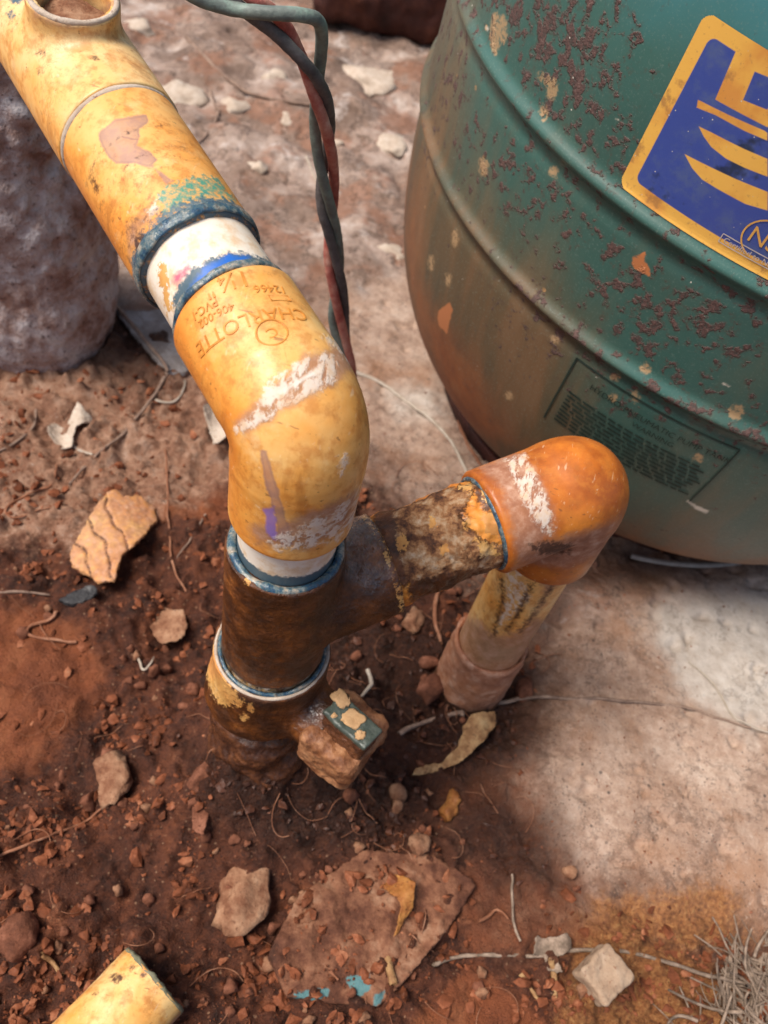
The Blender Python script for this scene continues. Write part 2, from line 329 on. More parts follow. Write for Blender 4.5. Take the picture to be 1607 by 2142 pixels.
def mat_ground():
    s = NT('red_soil_and_old_concrete')
    n0 = s.noise(5, 4, .6); n1 = s.noise(20, 6, .65); n2 = s.noise(75, 6, .7); n3 = s.noise(330, 5, .7); n4 = s.noise(34, 6, .72, dist=.8)
    soil = s.ramp(s.math('ADD', s.math('MULTIPLY', n2, .6), s.math('MULTIPLY', n1, .4)), [(.32, (.020, .006, .003)), (.42, (.054, .0155, .0065)), (.52, (.112, .032, .013)), (.62, (.19, .060, .025)), (.75, (.34, .14, .07))])
    soil = s.mix(s.rng(n3, .58, .70, 0, .6), soil, (.34, .15, .08)); soil = s.mix(s.rng(n3, .32, .44, .8, 0), soil, (.025, .009, .006))
    soil = s.mix(s.rng(s.voro(170), .10, .16, .6, 0), soil, (.42, .24, .14))
    clay = s.ramp(n1, [(.3, (.13, .034, .012)), (.5, (.235, .066, .022)), (.7, (.34, .12, .047))]); clay = s.mix(s.rng(n3, .6, .7, 0, .4), clay, (.12, .04, .02))
    n5 = s.noise(900, 3, .7); n6 = s.noise(120, 6, .75)
    conc = s.ramp(s.math('ADD', s.math('MULTIPLY', n1, .5), s.math('MULTIPLY', n6, .5)), [(.32, (.13, .075, .05)), (.42, (.27, .17, .12)), (.51, (.39, .265, .195)), (.60, (.48, .35, .27)), (.72, (.56, .455, .375))])
    conc = s.mix(s.rng(s.noise(8, 5, .65), .46, .64, 0, .65), conc, (.31, .15, .075)); conc = s.mix(s.rng(n3, .60, .68, 0, .75), conc, (.14, .085, .06))
    conc = s.mix(s.rng(n5, .62, .70, 0, .6), conc, (.12, .075, .055)); conc = s.mix(s.rng(n5, .30, .38, .5, 0), conc, (.66, .58, .48))
    conc = s.mix(s.math('MULTIPLY', s.rng(s.voro(95), .09, .13, .85, 0), s.rng(s.noise(30, 3), .45, .6)), conc, (.06, .045, .04))
    cs = s.noise(210, 5, .75); conc = s.mix(s.rng(cs, .57, .66, 0, .65), conc, (.17, .105, .075)); conc = s.mix(s.rng(cs, .30, .40, .5, 0), conc, (.62, .52, .43)); conc = s.mix(s.math('MULTIPLY', s.rng(s.voro(300), .14, .22, .8, 0), s.rng(s.noise(60, 4), .46, .6)), conc, (.055, .04, .034))
    tan = s.ramp(s.math('ADD', s.math('MULTIPLY', n1, .4), s.math('MULTIPLY', n6, .6)), [(.34, (.13, .055, .03)), (.43, (.27, .125, .072)), (.52, (.39, .21, .13)), (.62, (.50, .32, .23)), (.74, (.62, .50, .42))])
    tan = s.mix(s.rng(n3, .62, .70, 0, .7), tan, (.62, .54, .47)); tan = s.mix(s.rng(n3, .32, .42, .6, 0), tan, (.09, .035, .02))
    wob = s.noise(30, 6, .68)
    fc = s.rng(s.math('ADD', s.attr('conc'), s.math('MULTIPLY', s.math('SUBTRACT', s.math('ADD', s.math('MULTIPLY', wob, .6), s.math('MULTIPLY', n2, .4)), .5), 1.5)), .14, .92)
    fl = s.rng(s.math('ADD', s.attr('clay'), s.math('MULTIPLY', s.math('SUBTRACT', wob, .5), .8)), .40, .60)
    c = s.mix(fl, soil, clay); c = s.mix(s.rng(s.math('ADD', s.attr('tan'), s.math('MULTIPLY', s.math('SUBTRACT', wob, .5), .9)), .36, .64), c, tan); c = s.mix(fc, c, conc)
    fp = s.rng(s.math('ADD', s.attr('pale'), s.math('MULTIPLY', s.math('SUBTRACT', n1, .5), .7)), .35, .75, 0, .8); c = s.mix(fp, c, s.ramp(n2, [(.3, (.34, .29, .24)), (.6, (.58, .53, .47)), (.8, (.66, .63, .58))]))
    fg = s.rng(s.math('ADD', s.attr('grey'), s.math('MULTIPLY', s.math('SUBTRACT', n1, .5), .7)), .35, .7, 0, .8); c = s.mix(fg, c, s.ramp(s.math('ADD', s.math('MULTIPLY', s.noise(13, 5, .62), .75), s.math('MULTIPLY', n6, .25)), [(.30, (.05, .03, .022)), (.40, (.13, .082, .060)), (.49, (.24, .165, .128)), (.57, (.35, .265, .22)), (.66, (.52, .44, .39))]))
    fs = s.rng(s.math('ADD', s.attr('stain'), s.math('MULTIPLY', s.math('SUBTRACT', s.math('ADD', s.math('MULTIPLY', n1, .5), s.math('MULTIPLY', n2, .5)), .5), 1.2)), .25, .85, 0, .75); c = s.mix(fs, c, s.ramp(n6, [(.35, (.055, .024, .014)), (.5, (.13, .06, .035)), (.65, (.24, .13, .08))]))
    c = s.mix(s.math('MULTIPLY', fg, s.rng(s.noise(17, 5, .68), .50, .62, 0, .7)), c, (.10, .06, .042)); c = s.mix(s.math('MULTIPLY', fg, s.rng(s.noise(12, 5, .65), .50, .60, 0, .7)), c, (.25, .105, .055)); c = s.mix(s.math('MULTIPLY', fg, s.rng(s.noise(20, 5, .7, vec=s.vmul(s.co, (1, 1, .9))), .58, .68, 0, .7)), c, (.55, .48, .44)); ck = s.math('ABSOLUTE', s.math('SUBTRACT', s.noise(13, 6, .7), .5)); c = s.mix(s.math('MULTIPLY', s.math('MAXIMUM', fg, s.math('MULTIPLY', fc, .4)), s.rng(ck, 0, .016, .85, 0)), c, (.04, .024, .017))
    fo = s.rng(s.math('ADD', s.attr('ochre'), s.math('MULTIPLY', s.math('SUBTRACT', n2, .5), .7)), .35, .65, 0, .85); c = s.mix(fo, c, s.ramp(n3, [(.3, (.10, .035, .013)), (.5, (.29, .11, .032)), (.7, (.46, .24, .085))]))
    fd = s.rng(s.math('ADD', s.attr('damp_shade'), s.math('MULTIPLY', s.math('SUBTRACT', wob, .5), .6)), .25, .75, 0, .85); c = s.mix(fd, c, s.ramp(n3, [(.3, (.014, .005, .003)), (.55, (.044, .014, .006)), (.75, (.13, .045, .02))]))  # darkens wet soil and the painted shade patches alike
    soft_ = s.math('SUBTRACT', 1.0, s.math('MULTIPLY', fc, .8)); nb = s.bump(s.math('MULTIPLY', n2, soft_), .8, .007); nb = s.bump(s.math('MULTIPLY', s.math('ADD', n3, s.math('MULTIPLY', n5, .5)), s.math('ADD', soft_, .15)), .85, .0032, nb)
    rr = s.math('SUBTRACT', s.rng(n2, .3, .7, .58, .92), s.math('MULTIPLY', fd, .36)); return s.done(c, rr, nb, .38)

def mat_simple(name, stops, scale=60, rough=(.6, .9), bump=.4, spec=.3, fine=400, speck=None, bdist=.002):
    s = NT(name); n = s.noise(scale, 6, .68); f = s.noise(fine, 4, .65)
    c = s.ramp(n, stops)
    if speck: c = s.mix(s.rng(f, .58, .68, 0, .8), c, speck)
    return s.done(c, s.rng(f, .3, .7, *rough), s.bump(s.math('ADD', n, s.math('MULTIPLY', f, .6)), bump, bdist), spec)

M = dict(
    pvc=mat_pvc(), glue=mat_glue(), tank=mat_tank(), label=mat_label(), ground=mat_ground(),
    emboss=mat_simple('raised_pvc_lettering', [(.3, (.42, .15, .025)), (.5, (.58, .23, .04)), (.7, (.68, .31, .065))], 110, (.35, .5), .2),
    print=mat_simple('black_label_print', [(.3, (.008, .012, .010)), (.6, (.014, .022, .018)), (.8, (.03, .045, .036))], 60, (.4, .6), .1),
    printline=mat_simple('faded_label_print', [(.3, (.012, .022, .018)), (.6, (.022, .04, .032)), (.8, (.035, .06, .05))], 60, (.4, .6), .1),
    orange=mat_simple('orange_label_ink', [(.3, (.55, .28, .07)), (.6, (.72, .40, .10)), (.8, (.78, .48, .14))], 60, (.4, .6), .1),
    pinkink=mat_simple('pale_label_ink', [(.3, (.42, .36, .33)), (.6, (.55, .48, .44)), (.8, (.62, .55, .5))], 60, (.4, .6), .1),
    steel=mat_simple('dull_steel_rim', [(.3, (.16, .13, .11)), (.6, (.32, .28, .25)), (.8, (.42, .38, .34))], 70, (.4, .65), .2, .5),
    rusty=mat_simple('dark_rust', [(.25, (.035, .014, .010)), (.45, (.10, .032, .018)), (.6, (.18, .062, .028)), (.75, (.30, .16, .10)), (.9, (.42, .33, .28))], 45, (.6, .9), .6),
    deeprust=mat_simple('deep_red_rust', [(.25, (.018, .007, .006)), (.5, (.05, .014, .010)), (.7, (.10, .03, .016)), (.85, (.16, .06, .03))], 30, (.6, .9), .6),
    green=mat_simple('faded_green_wire', [(.3, (.09, .11, .10)), (.5, (.15, .18, .16)), (.65, (.20, .28, .235)), (.85, (.32, .27, .22))], 90, (.45, .7), .3, .4),
    black=mat_simple('dusty_black_wire', [(.3, (.05, .047, .048)), (.5, (.095, .088, .088)), (.68, (.16, .145, .14)), (.85, (.30, .23, .18))], 90, (.45, .7), .35, .4),
    red=mat_simple('faded_red_wire', [(.3, (.24, .05, .04)), (.45, (.40, .11, .085)), (.6, (.52, .24, .18)), (.8, (.64, .44, .36))], 80, (.45, .7), .35, .4),
    stone=mat_simple('pale_dusty_stone', [(.25, (.06, .022, .012)), (.42, (.19, .082, .044)), (.58, (.33, .18, .105)), (.8, (.48, .32, .21))], 70, (.75, .95), .7, .2, speck=(.12, .05, .03)),
    redstone=mat_simple('red_clod', [(.25, (.05, .018, .010)), (.45, (.15, .055, .030)), (.62, (.27, .11, .065)), (.8, (.38, .19, .12))], 80, (.75, .95), .7, .2, speck=(.07, .025, .014)),
    post=mat_simple('crusted_grey_concrete', [(.25, (.12, .065, .05)), (.38, (.28, .16, .125)), (.48, (.42, .31, .28)), (.58, (.54, .48, .48)), (.75, (.66, .60, .55))], 32, (.7, .95), .9, .25, fine=230, speck=(.09, .05, .04), bdist=.006),
    shard=mat_simple('amber_pvc_shard', [(.25, (.36, .16, .06)), (.45, (.54, .29, .12)), (.65, (.62, .38, .18)), (.85, (.60, .43, .26))], 70, (.6, .8), .25, .3, speck=(.26, .11, .045)),
    offcut=mat_simple('ochre_pvc_offcut', [(.25, (.42, .19, .05)), (.45, (.58, .31, .09)), (.65, (.66, .41, .15)), (.85, (.62, .46, .24))], 55, (.5, .75), .25, .35, speck=(.18, .07, .03)),
    rim=mat_simple('grey_green_cut_rim', [(.3, (.10, .10, .06)), (.6, (.22, .21, .14)), (.8, (.42, .38, .28))], 150, (.6, .8), .3),
    twig=mat_simple('dry_root', [(.25, (.10, .06, .045)), (.5, (.24, .16, .12)), (.7, (.38, .27, .20)), (.85, (.46, .36, .28))], 120, (.7, .9), .5, .2),
    paleroot=mat_simple('pale_root', [(.25, (.26, .20, .15)), (.5, (.42, .35, .28)), (.75, (.52, .46, .39))], 120, (.7, .9), .4, .2),
    redroot=mat_simple('reddish_root', [(.25, (.14, .05, .025)), (.5, (.26, .11, .06)), (.75, (.40, .22, .14))], 120, (.7, .9), .4, .2),
    straw=mat_simple('grey_straw', [(.25, (.07, .05, .036)), (.45, (.18, .13, .095)), (.6, (.30, .22, .165)), (.8, (.44, .35, .27))], 160, (.7, .9), .4, .2),
    leaf=mat_simple('dry_leaf', [(.25, (.11, .048, .018)), (.42, (.24, .12, .05)), (.56, (.40, .24, .11)), (.75, (.50, .36, .19))], 90, (.6, .85), .5, .3, speck=(.13, .06, .03)),
    rustleaf=mat_simple('rust_brown_leaf', [(.25, (.13, .04, .012)), (.45, (.28, .10, .025)), (.65, (.42, .19, .05)), (.85, (.50, .28, .11))], 80, (.5, .8), .5, .3, speck=(.06, .02, .01)),
    flake=mat_simple('pale_flake', [(.25, (.34, .25, .19)), (.5, (.48, .39, .31)), (.75, (.58, .50, .42))], 90, (.7, .9), .4, .2, speck=(.26, .16, .11)),
    slate=mat_simple('grey_slab', [(.25, (.10, .075, .065)), (.5, (.22, .19, .175)), (.7, (.33, .31, .31)), (.85, (.42, .38, .36))], 60, (.6, .9), .5, .3, speck=(.16, .09, .06)),
    charred=mat_simple('charred_scrap', [(.3, (.012, .012, .014)), (.55, (.035, .034, .036)), (.75, (.16, .155, .15))], 110, (.5, .8), .7, .4),
    block=mat_simple('tan_brick_chip', [(.25, (.20, .12, .075)), (.5, (.36, .25, .17)), (.75, (.46, .35, .26))], 60, (.8, .95), .6, .2, speck=(.20, .10, .06)),
    crumb=mat_simple('soil_crumb', [(.25, (.035, .011, .005)), (.40, (.10, .030, .012)), (.54, (.20, .062, .027)), (.66, (.34, .135, .068)), (.8, (.50, .31, .19))], 60, (.55, .92), .5, .2),
    damp_shade_crumb=mat_simple('damp_shaded_soil_crumb', [(.25, (.016, .006, .003)), (.45, (.045, .014, .006)), (.6, (.095, .030, .013)), (.75, (.20, .075, .035))], 60, (.35, .75), .5, .4),
    mudcap=mat_simple('cracked_dry_mud', [(.25, (.06, .021, .009)), (.42, (.18, .066, .026)), (.56, (.34, .155, .07)), (.75, (.50, .28, .15))], 70, (.35, .8), .7, .4, speck=(.10, .035, .015)),
    wetmud=mat_simple('wet_brown_mud', [(.25, (.022, .009, .006)), (.45, (.065, .023, .011)), (.62, (.15, .055, .022)), (.8, (.26, .11, .05))], 130, (.12, .55), .8, .5),
    cap=mat_simple('grey_green_plastic', [(.3, (.035, .045, .035)), (.6, (.065, .08, .065)), (.8, (.11, .125, .10))], 120, (.25, .5), .3, .5),
    dirtchip=mat_simple('tan_mud_spot', [(.3, (.36, .20, .09)), (.6, (.50, .31, .16)), (.8, (.56, .38, .22))], 120, (.7, .9), .4, .2),
)
def mat_slab():
    s = NT('buried_painted_board'); n = s.noise(55, 6, .7); n3 = s.noise(330, 4, .65)
    c = s.ramp(n, [(.25, (.03, .012, .007)), (.42, (.10, .036, .019)), (.55, (.20, .085, .045)), (.7, (.32, .18, .11)), (.85, (.44, .30, .21))])
    t = s.stain('paint', s.noise(90, 5, .7), .04); c = s.mix(t, c, s.mix(n3, (.055, .15, .165), (.12, .22, .22)))
    return s.done(c, .85, s.bump(n3, .6, .002), .3)
M['slab'] = mat_slab()

# ------------------------------------------------------------------ ground
def axis(lo, hi, step):
    core = np.arange(lo, hi + step / 2, step); out = [step]
    while sum(out) < 60: out.append(out[-1] * 1.45)
    o = np.cumsum(out); return np.r_[(lo - o)[::-1], core, hi + o]
GX = axis(-.62, .80, .0023); GYv = np.r_[axis(-.06, .75, .0018)]
far = GYv > .75; GYv = np.r_[GYv[~far], .75 + .0035 * np.arange(1, 320), .75 + .0035 * 319 + np.cumsum(.005 * 1.45 ** np.arange(25))]
CONC = [[(1125, 1195), (1260, 1180), (1607, 1130), (2400, 900), (2600, 1900), (1800, 2010), (1560, 1960), (1400, 1935), (1250, 1860), (1130, 1760), (1085, 1640), (1110, 1500), (1130, 1330)],
        [(-2000, -3000), (3000, -3000), (3000, 600), (1300, 1180), (1120, 1180), (980, 1190), (800, 1010), (640, 960), (480, 800), (350, 690), (150, 640), (-1500, 600)]]
CLAY = [[(-300, 1250), (150, 1290), (230, 1400), (170, 1500), (60, 1600), (-300, 1760)], [(820, 1560), (1010, 1570), (1120, 1600), (1180, 1800), (1290, 1960), (1000, 2000), (960, 1850), (1000, 1720), (900, 1640)],
        [(860, 2142), (1000, 2010), (1150, 2142), (1100, 2400), (800, 2400)], [(300, 1000), (480, 1000), (480, 1080), (300, 1100)]]
TAN = [[(-600, 700), (300, 740), (480, 780), (640, 900), (520, 1000), (330, 1080), (120, 1140), (-600, 1160)]]
PALE = [[(1330, 1270), (1480, 1235), (1760, 1200), (1800, 1480), (1560, 1560), (1420, 1480), (1340, 1390)], [(715, 110), (770, 95), (850, 160), (830, 215), (740, 205)], [(780, 800), (930, 790), (940, 880), (830, 860)]]
GREY = [[(-600, -1500), (2000, -1500), (900, 420), (880, 560), (740, 600), (600, 620), (400, 560), (150, 400)], [(1130, 1200), (1330, 1190), (1370, 1260), (1240, 1300), (1150, 1290)]]
OCHRE = [[(1120, 2400), (1180, 2080), (1220, 1930), (1330, 1930), (1460, 2010), (1560, 2060), (1500, 2400)], [(1250, 1890), (1500, 1860), (1560, 1960), (1450, 1990), (1280, 1950)]]
STAIN = [[(1090, 1180), (1607, 1130), (1607, 1215), (1420, 1235), (1300, 1240), (1230, 1290), (1140, 1400), (1130, 1560), (1080, 1700), (1180, 1850), (1330, 1950), (1000, 1990), (950, 1700), (1000, 1400)]]
DAMP_SHADE = [[(650, 1290), (880, 1270), (1010, 1420), (920, 1560), (700, 1580)], [(380, 1560), (470, 1620), (640, 1640), (800, 1560), (900, 1420), (1100, 1440), (1130, 1550), (1010, 1640), (900, 1700), (820, 1790), (600, 1800), (430, 1740)], [(1000, 1640), (1160, 1700), (1190, 1860), (1040, 1840), (960, 1760)], [(1110, 1170), (1330, 1160), (1360, 1220), (1200, 1260), (1110, 1340)], [(240, 640), (420, 700), (330, 800), (200, 760)]]  # wet soil, plus painted shade under the pipe and beside tank and post
def gmask(Q, polys, span):
    o = np.full(len(Q), -span)
    for p in polys: o = np.maximum(o, polysdf(Q, p))
    return np.clip(o / span, -1, 1) * .5 + .5
def ground_masks(XY):
    P = np.c_[XY, np.zeros(len(XY))]; q = (P - CAM) @ RC.T; ok = q[:, 2] < -.05; Q = np.full((len(P), 2), 1e5); Q[ok] = proj(P[ok])
    Q[~ok] = (1500, 2400)
    m = dict(conc=gmask(Q, CONC, 120), clay=gmask(Q, CLAY, 90), pale=gmask(Q, PALE, 110), grey=gmask(Q, GREY, 110), tan=gmask(Q, TAN, 120), ochre=gmask(Q, OCHRE, 110), damp_shade=gmask(Q, DAMP_SHADE, 110), stain=gmask(Q, STAIN, 230))
    return m
XL, YL = -.0359, .2045
XR, YR = .0909, .2986
def gheight(XY, m=None):
    m = m or ground_masks(XY); P = np.c_[XY, np.zeros(len(XY))]
    soft = np.clip((.62 - m['conc']) * 4, 0, 1) * np.clip((.75 - m['clay']) * 2.5, .42, 1)
    d = np.hypot(XY[:, 0], XY[:, 1] - .4); fade = np.clip((3 - d) / 2, 0, 1)
    z = fbm(P * 9, 3, 3) * .0035 + soft * (fbm(P * 48, 4, 7, .6) * .0058 + np.maximum(fbm(P * 120, 4, 19, .6), -.15) * .0068)
    z += (1 - soft) * (fbm(P * 30, 4, 23) * .0022 - np.maximum(fbm(P * 90, 3, 29) - .45, 0) * .006)
    lump = np.clip((XY[:, 1] - .62) * 3, 0, 1); z += lump * ((np.abs(fbm(P * 8, 4, 41, .5)) - .35) * .016 + fbm(P * 40, 4, 47, .6) * .0028)
    z += .012 * np.clip(m['conc'] - .45, 0, .4) / .4 * np.clip((XY[:, 0] - .05) * 8, 0, 1)
    r = np.hypot(XY[:, 0] - XL, XY[:, 1] - YL); z += soft * (.052 * np.exp(-(r / .046) ** 2) * (1 + .35 * fbm(P * 40, 3, 53)) - .008 * np.exp(-((r - .105) / .03) ** 2))
    return z * fade
xx, yy = np.meshgrid(GX, GYv, indexing='ij'); XY = np.c_[xx.ravel(), yy.ravel()]
gm = ground_masks(XY); gz = gheight(XY, gm)
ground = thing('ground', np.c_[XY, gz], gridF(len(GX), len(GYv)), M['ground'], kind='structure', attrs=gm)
def gz_at(x, y): return float(gheight(np.array([[x, y]]))[0])
def on_ground(px, py, lift=0.0):
    p = G(px, py); z = gz_at(p[0], p[1]); p = G(px, py, z); return np.array([p[0], p[1], gz_at(p[0], p[1]) + lift])

# ------------------------------------------------------------------ the pipe run
Z = np.array([0, 0, 1.0]); L = np.array([XL, YL, 0]); R = np.array([XR, YR, 0])
ZT, ZB, ZE, ZR, ARM = .2427, .1560, .3187, .2245, .054
ZC = .1922; E = L + Z * ZE; TC = L + Z * ZC; RE = R + Z * ZR
B = nrm((-.7127, .6898, .1305)); U = nrm(RE - TC); UL = np.linalg.norm(RE - TC)
pipe = empty('water_pipe', tuple(L), 'rust-stained yellow plastic water pipe with tees, elbows and muddy valve', 'pipe')
H = .0009
def fit(name, f, lo, hi, A, h=H, mat='pvc', disp=None):
    V, F, N = surfnet(f, lo, hi, h)
    if disp is not None: V = V + N * disp(V)[:, None]
    at = {k: (v(V, N) if callable(v) else (marks(V, N, v) if isinstance(v, list) else np.full(len(V), float(v)))) for k, v in A.items()}
    return part(name, V, F, M[mat], pipe, at)
def bbox(*pts, pad=.032):
    P = np.array(pts); return P.min(0) - pad, P.max(0) + pad
def elbow_sdf(C, a, b, r, rb, arm, bore=.0213, lip=.0016, rho=.010):
    tq = np.linspace(0, 1, 11)[:, None]; arc = C + a * rho * (1 - tq) ** 2 + b * rho * tq ** 2     # swept bend between the two sockets
    def bend(P):
        d = np.full(len(P), 1e3)
        for p0, p1 in zip(arc[:-1], arc[1:]):
            e = p1 - p0; v = P - p0; t = np.clip((v @ e) / (e @ e), 0, 1); d = np.minimum(d, np.linalg.norm(v - t[:, None] * e, axis=1))
        return d - rb
    def f(P):
        q = lip; d = np.minimum(cyl(P, C, a, r - q, rho + q, arm - .0012 - q), cyl(P, C, b, r - q, rho + q, arm - .0012 - q)) - q
        d = smin(d, bend(P), .0012)
        d = np.maximum(d, -np.minimum(cyl(P, C, a, bore, arm - .026, arm + .02), cyl(P, C, b, bore, arm - .026, arm + .02)))
        return d - .0008
    return f
# upper elbow
eb = fit('elbow', elbow_sdf(E, B, -Z, .0243, .0245, ARM, .0222, .0030, .0155), *bbox(E, E + B * ARM, E - Z * ARM), {
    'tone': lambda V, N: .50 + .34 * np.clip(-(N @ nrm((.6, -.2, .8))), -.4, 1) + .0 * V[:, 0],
    'white': [[(490, 896), (535, 860), (560, 800), (615, 765), (662, 735), (705, 745), (704, 800), (645, 826), (592, 856), (540, 888), (500, 912)], [(560, 1130), (640, 1095), (710, 1060), (752, 1020), (748, 1088), (708, 1130), (650, 1150), (580, 1150)], circle(722, 962, 7, 16), circle(714, 985, 5, 10), [(676, 702), (690, 700), (742, 745), (735, 760), (700, 735)]],
    'dust': [[(490, 885), (560, 822), (640, 742), (735, 715), (745, 765), (690, 810), (600, 852), (515, 910)], [(590, 1100), (745, 1030), (740, 1090), (650, 1150), (540, 1140), (520, 1100)]],
    'purple': [[(543, 940), (557, 945), (577, 1010), (592, 1060), (607, 1110), (614, 1142), (588, 1145), (575, 1080), (555, 1010)]],
    'violet': [[(552, 1066), (573, 1060), (580, 1098), (576, 1130), (558, 1112)]]})
# short pipe between elbow and tee, glue rings, lower tee
def pipe_part(name, O, a, s0, s1, r, A, mat='pvc', disp=None, wall=.0034, n=200):
    V, F, N = revolve(O, a, dens([(s0, r - wall), (s0, r), (s1, r), (s1, r - wall)]), n)
    if disp is not None: V = V + N * disp(V)[:, None]
    at = {k: (v(V, N) if callable(v) else (marks(V, N, v) if isinstance(v, list) else np.full(len(V), float(v)))) for k, v in A.items()}
    return part(name, V, F, M[mat], pipe, at)
pipe_part('pipe', L, Z, ZT - .02, ZE - ARM + .02, .0208, {'tone': .12, 'white': 1.0, 'violet': [[(600, 1142), (690, 1138), (692, 1150), (600, 1152)], [(664, 1148), (683, 1146), (672, 1182), (660, 1178)]], 'blue': lambda V, N: .5 + np.clip((ZT + .0065 - V[:, 2]) / .012, -.5, .5)})
def ring(name, O, a, s, R0, r, seed, parent=pipe, mat='glue', wob=.0009, n=180, flat=1.0):
    a, e1, e2 = frame(a, (0, 1, 0)); t = np.arange(n) * 2 * math.pi / n; k = 14; th = np.arange(k) * 2 * math.pi / k
    d = np.cos(t)[:, None] * e1 + np.sin(t)[:, None] * e2
    rr = r * (1 + .16 * fbm(np.c_[np.cos(t) * 3, np.sin(t) * 3, t * 0 + seed], 3, seed)); so_ = wob * fbm(np.c_[np.cos(t) * 2, np.sin(t) * 2, t * 0 + seed], 3, seed + 9)
    V = (np.asarray(O) + a * (s + so_)[:, None])[:, None] + (R0 + rr[:, None] * np.cos(th))[..., None] * d[:, None] + (flat * rr[:, None] * np.sin(th))[..., None] * a
    return part(name, V.reshape(-1, 3), gridF(n, k, True, True), M[mat], parent)
ring('glue_ring', L, Z, ZT - .0004, .0228, .0019, 4)
def tee_sdf(P):
    d = smin(cyl(P, L, Z, .0249, ZB, ZT - .0008), cyl(P, TC, U, .0247, 0, ARM - .001), .007)
    d = np.maximum(d, -cyl(P, L, Z, .0212, ZT - .02, ZT + .02)); d = np.maximum(d, -cyl(P, TC, U, .0212, ARM - .02, ARM + .02))
    return d - .0006
mudd = lambda V: .0003 * fbm(V * 110, 3, 61) + .00035 * np.maximum(fbm(V * 420, 3, 71), 0)
tee = fit('tee', tee_sdf, *bbox(L + Z * ZB, L + Z * ZT, TC + U * ARM), {'tone': .6, 'mud': 1.0, 'wet': [[(715, 1100), (760, 1060), (810, 1060), (835, 1130), (838, 1235), (770, 1245), (720, 1200)]],
    'flake': lambda V, N: np.where(np.abs((V - TC) @ U - ARM) < .004, .52 - .06 * np.abs(V[:, 2] - TC[2] - .02) / .02, marks(V, N, [circle(520, 1215, 9, 14)]) * .9)}, disp=mudd)
# branch pipe to the right elbow
pipe_part('pipe', TC, U, ARM - .02, UL - ARM + .02, .0224, {'tone': .62, 'mud': [[(770, 1040), (830, 1040), (870, 1215), (820, 1240)], [(850, 1180), (1060, 1150), (1060, 1200), (860, 1260)]],
    'dry': [[(820, 1045), (1000, 1010), (960, 1080), (1010, 1130), (1080, 1150), (1060, 1180), (850, 1215), (830, 1120)]], 'grime': [circle(905, 1035, 34, 16), [(930, 1050), (960, 1040), (980, 1090), (950, 1100)], [(985, 1000), (1060, 985), (1075, 1080), (1030, 1090), (1000, 1050)]],
    'flake': [circle(842, 1135, 10, 20), [(955, 1020), (985, 1005), (985, 1030)], [(1000, 995), (1020, 985), (1035, 1030), (1025, 1060), (1010, 1040)], [(1005, 1075), (1060, 1065), (1072, 1110), (1050, 1125), (1015, 1110)], circle(978, 1098, 8, 10), circle(930, 1150, 9, 12), circle(905, 1090, 8, 14), [(990, 1120), (1030, 1140), (1050, 1160), (1010, 1165)]],
    'blue': [[(1020, 985), (1040, 978), (1062, 1030), (1076, 1090), (1078, 1130), (1062, 1060), (1044, 1015)]]}, disp=lambda V: .0013 * fbm(V * 130, 5, 81, .6))
re = fit('elbow', elbow_sdf(RE, -U, -Z, .0262, .0268, ARM, .0224), *bbox(RE, RE - U * ARM, RE - Z * ARM), {
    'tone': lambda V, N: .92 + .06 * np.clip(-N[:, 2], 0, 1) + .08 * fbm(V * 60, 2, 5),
    'dust': [[(1000, 975), (1075, 945), (1120, 985), (1145, 1035), (1165, 1105), (1150, 1125), (1085, 1170), (1070, 1100), (1050, 1020)], [(1080, 1130), (1170, 1125), (1290, 1090), (1260, 1160), (1190, 1190), (1090, 1175)]],
    'white': [[(1052, 962), (1100, 948), (1118, 990), (1138, 1035), (1166, 1105), (1150, 1122), (1118, 1090), (1092, 1040), (1072, 990)]],
    'grime': [[(1105, 1140), (1150, 1132), (1200, 1140), (1190, 1158), (1130, 1160)]]})
ring('glue_ring', RE, -U, ARM - .0008, .0232, .0016, 14)
# right riser and its buried socket
pipe_part('pipe', R, Z, .02, ZR - ARM + .02, .0212, {'tone': .26, 'white': [[(1060, 1170), (1100, 1175), (1090, 1210), (1110, 1250), (1060, 1300), (1040, 1320), (1060, 1240)]], 'dust': [[(900, 1310), (960, 1260), (985, 1290), (1040, 1330), (1085, 1320), (1120, 1290), (1150, 1300), (1100, 1420), (950, 1420)], [(1130, 1180), (1200, 1170), (1180, 1200), (1110, 1300), (1140, 1240)]],
    'grime': [[(1046, 1210), (1052, 1210), (1056, 1255), (1046, 1285), (1036, 1330), (1030, 1328), (1042, 1280), (1050, 1250)], [(1110, 1220), (1118, 1222), (1085, 1290), (1064, 1322), (1058, 1318), (1078, 1285)], [(1165, 1205), (1172, 1206), (1130, 1270), (1090, 1325), (1086, 1320), (1122, 1270)], [(1095, 1170), (1190, 1165), (1150, 1195), (1120, 1205)]]})
V, F, N = revolve(R, Z, dens([(.058, .0212), (.0595, .0222), (.060, .0236), (.058, .0246), (.02, .0252), (-.03, .0256)]), 180)
V += N * (.0008 * fbm(V * 120, 3, 91))[:, None]
part('coupling', V, F, M['pvc'], pipe, {'tone': np.full(len(V), .85), 'dust': np.full(len(V), .95), 'mud': np.clip((.02 - V[:, 2]) / .02, 0, 1) * .7})
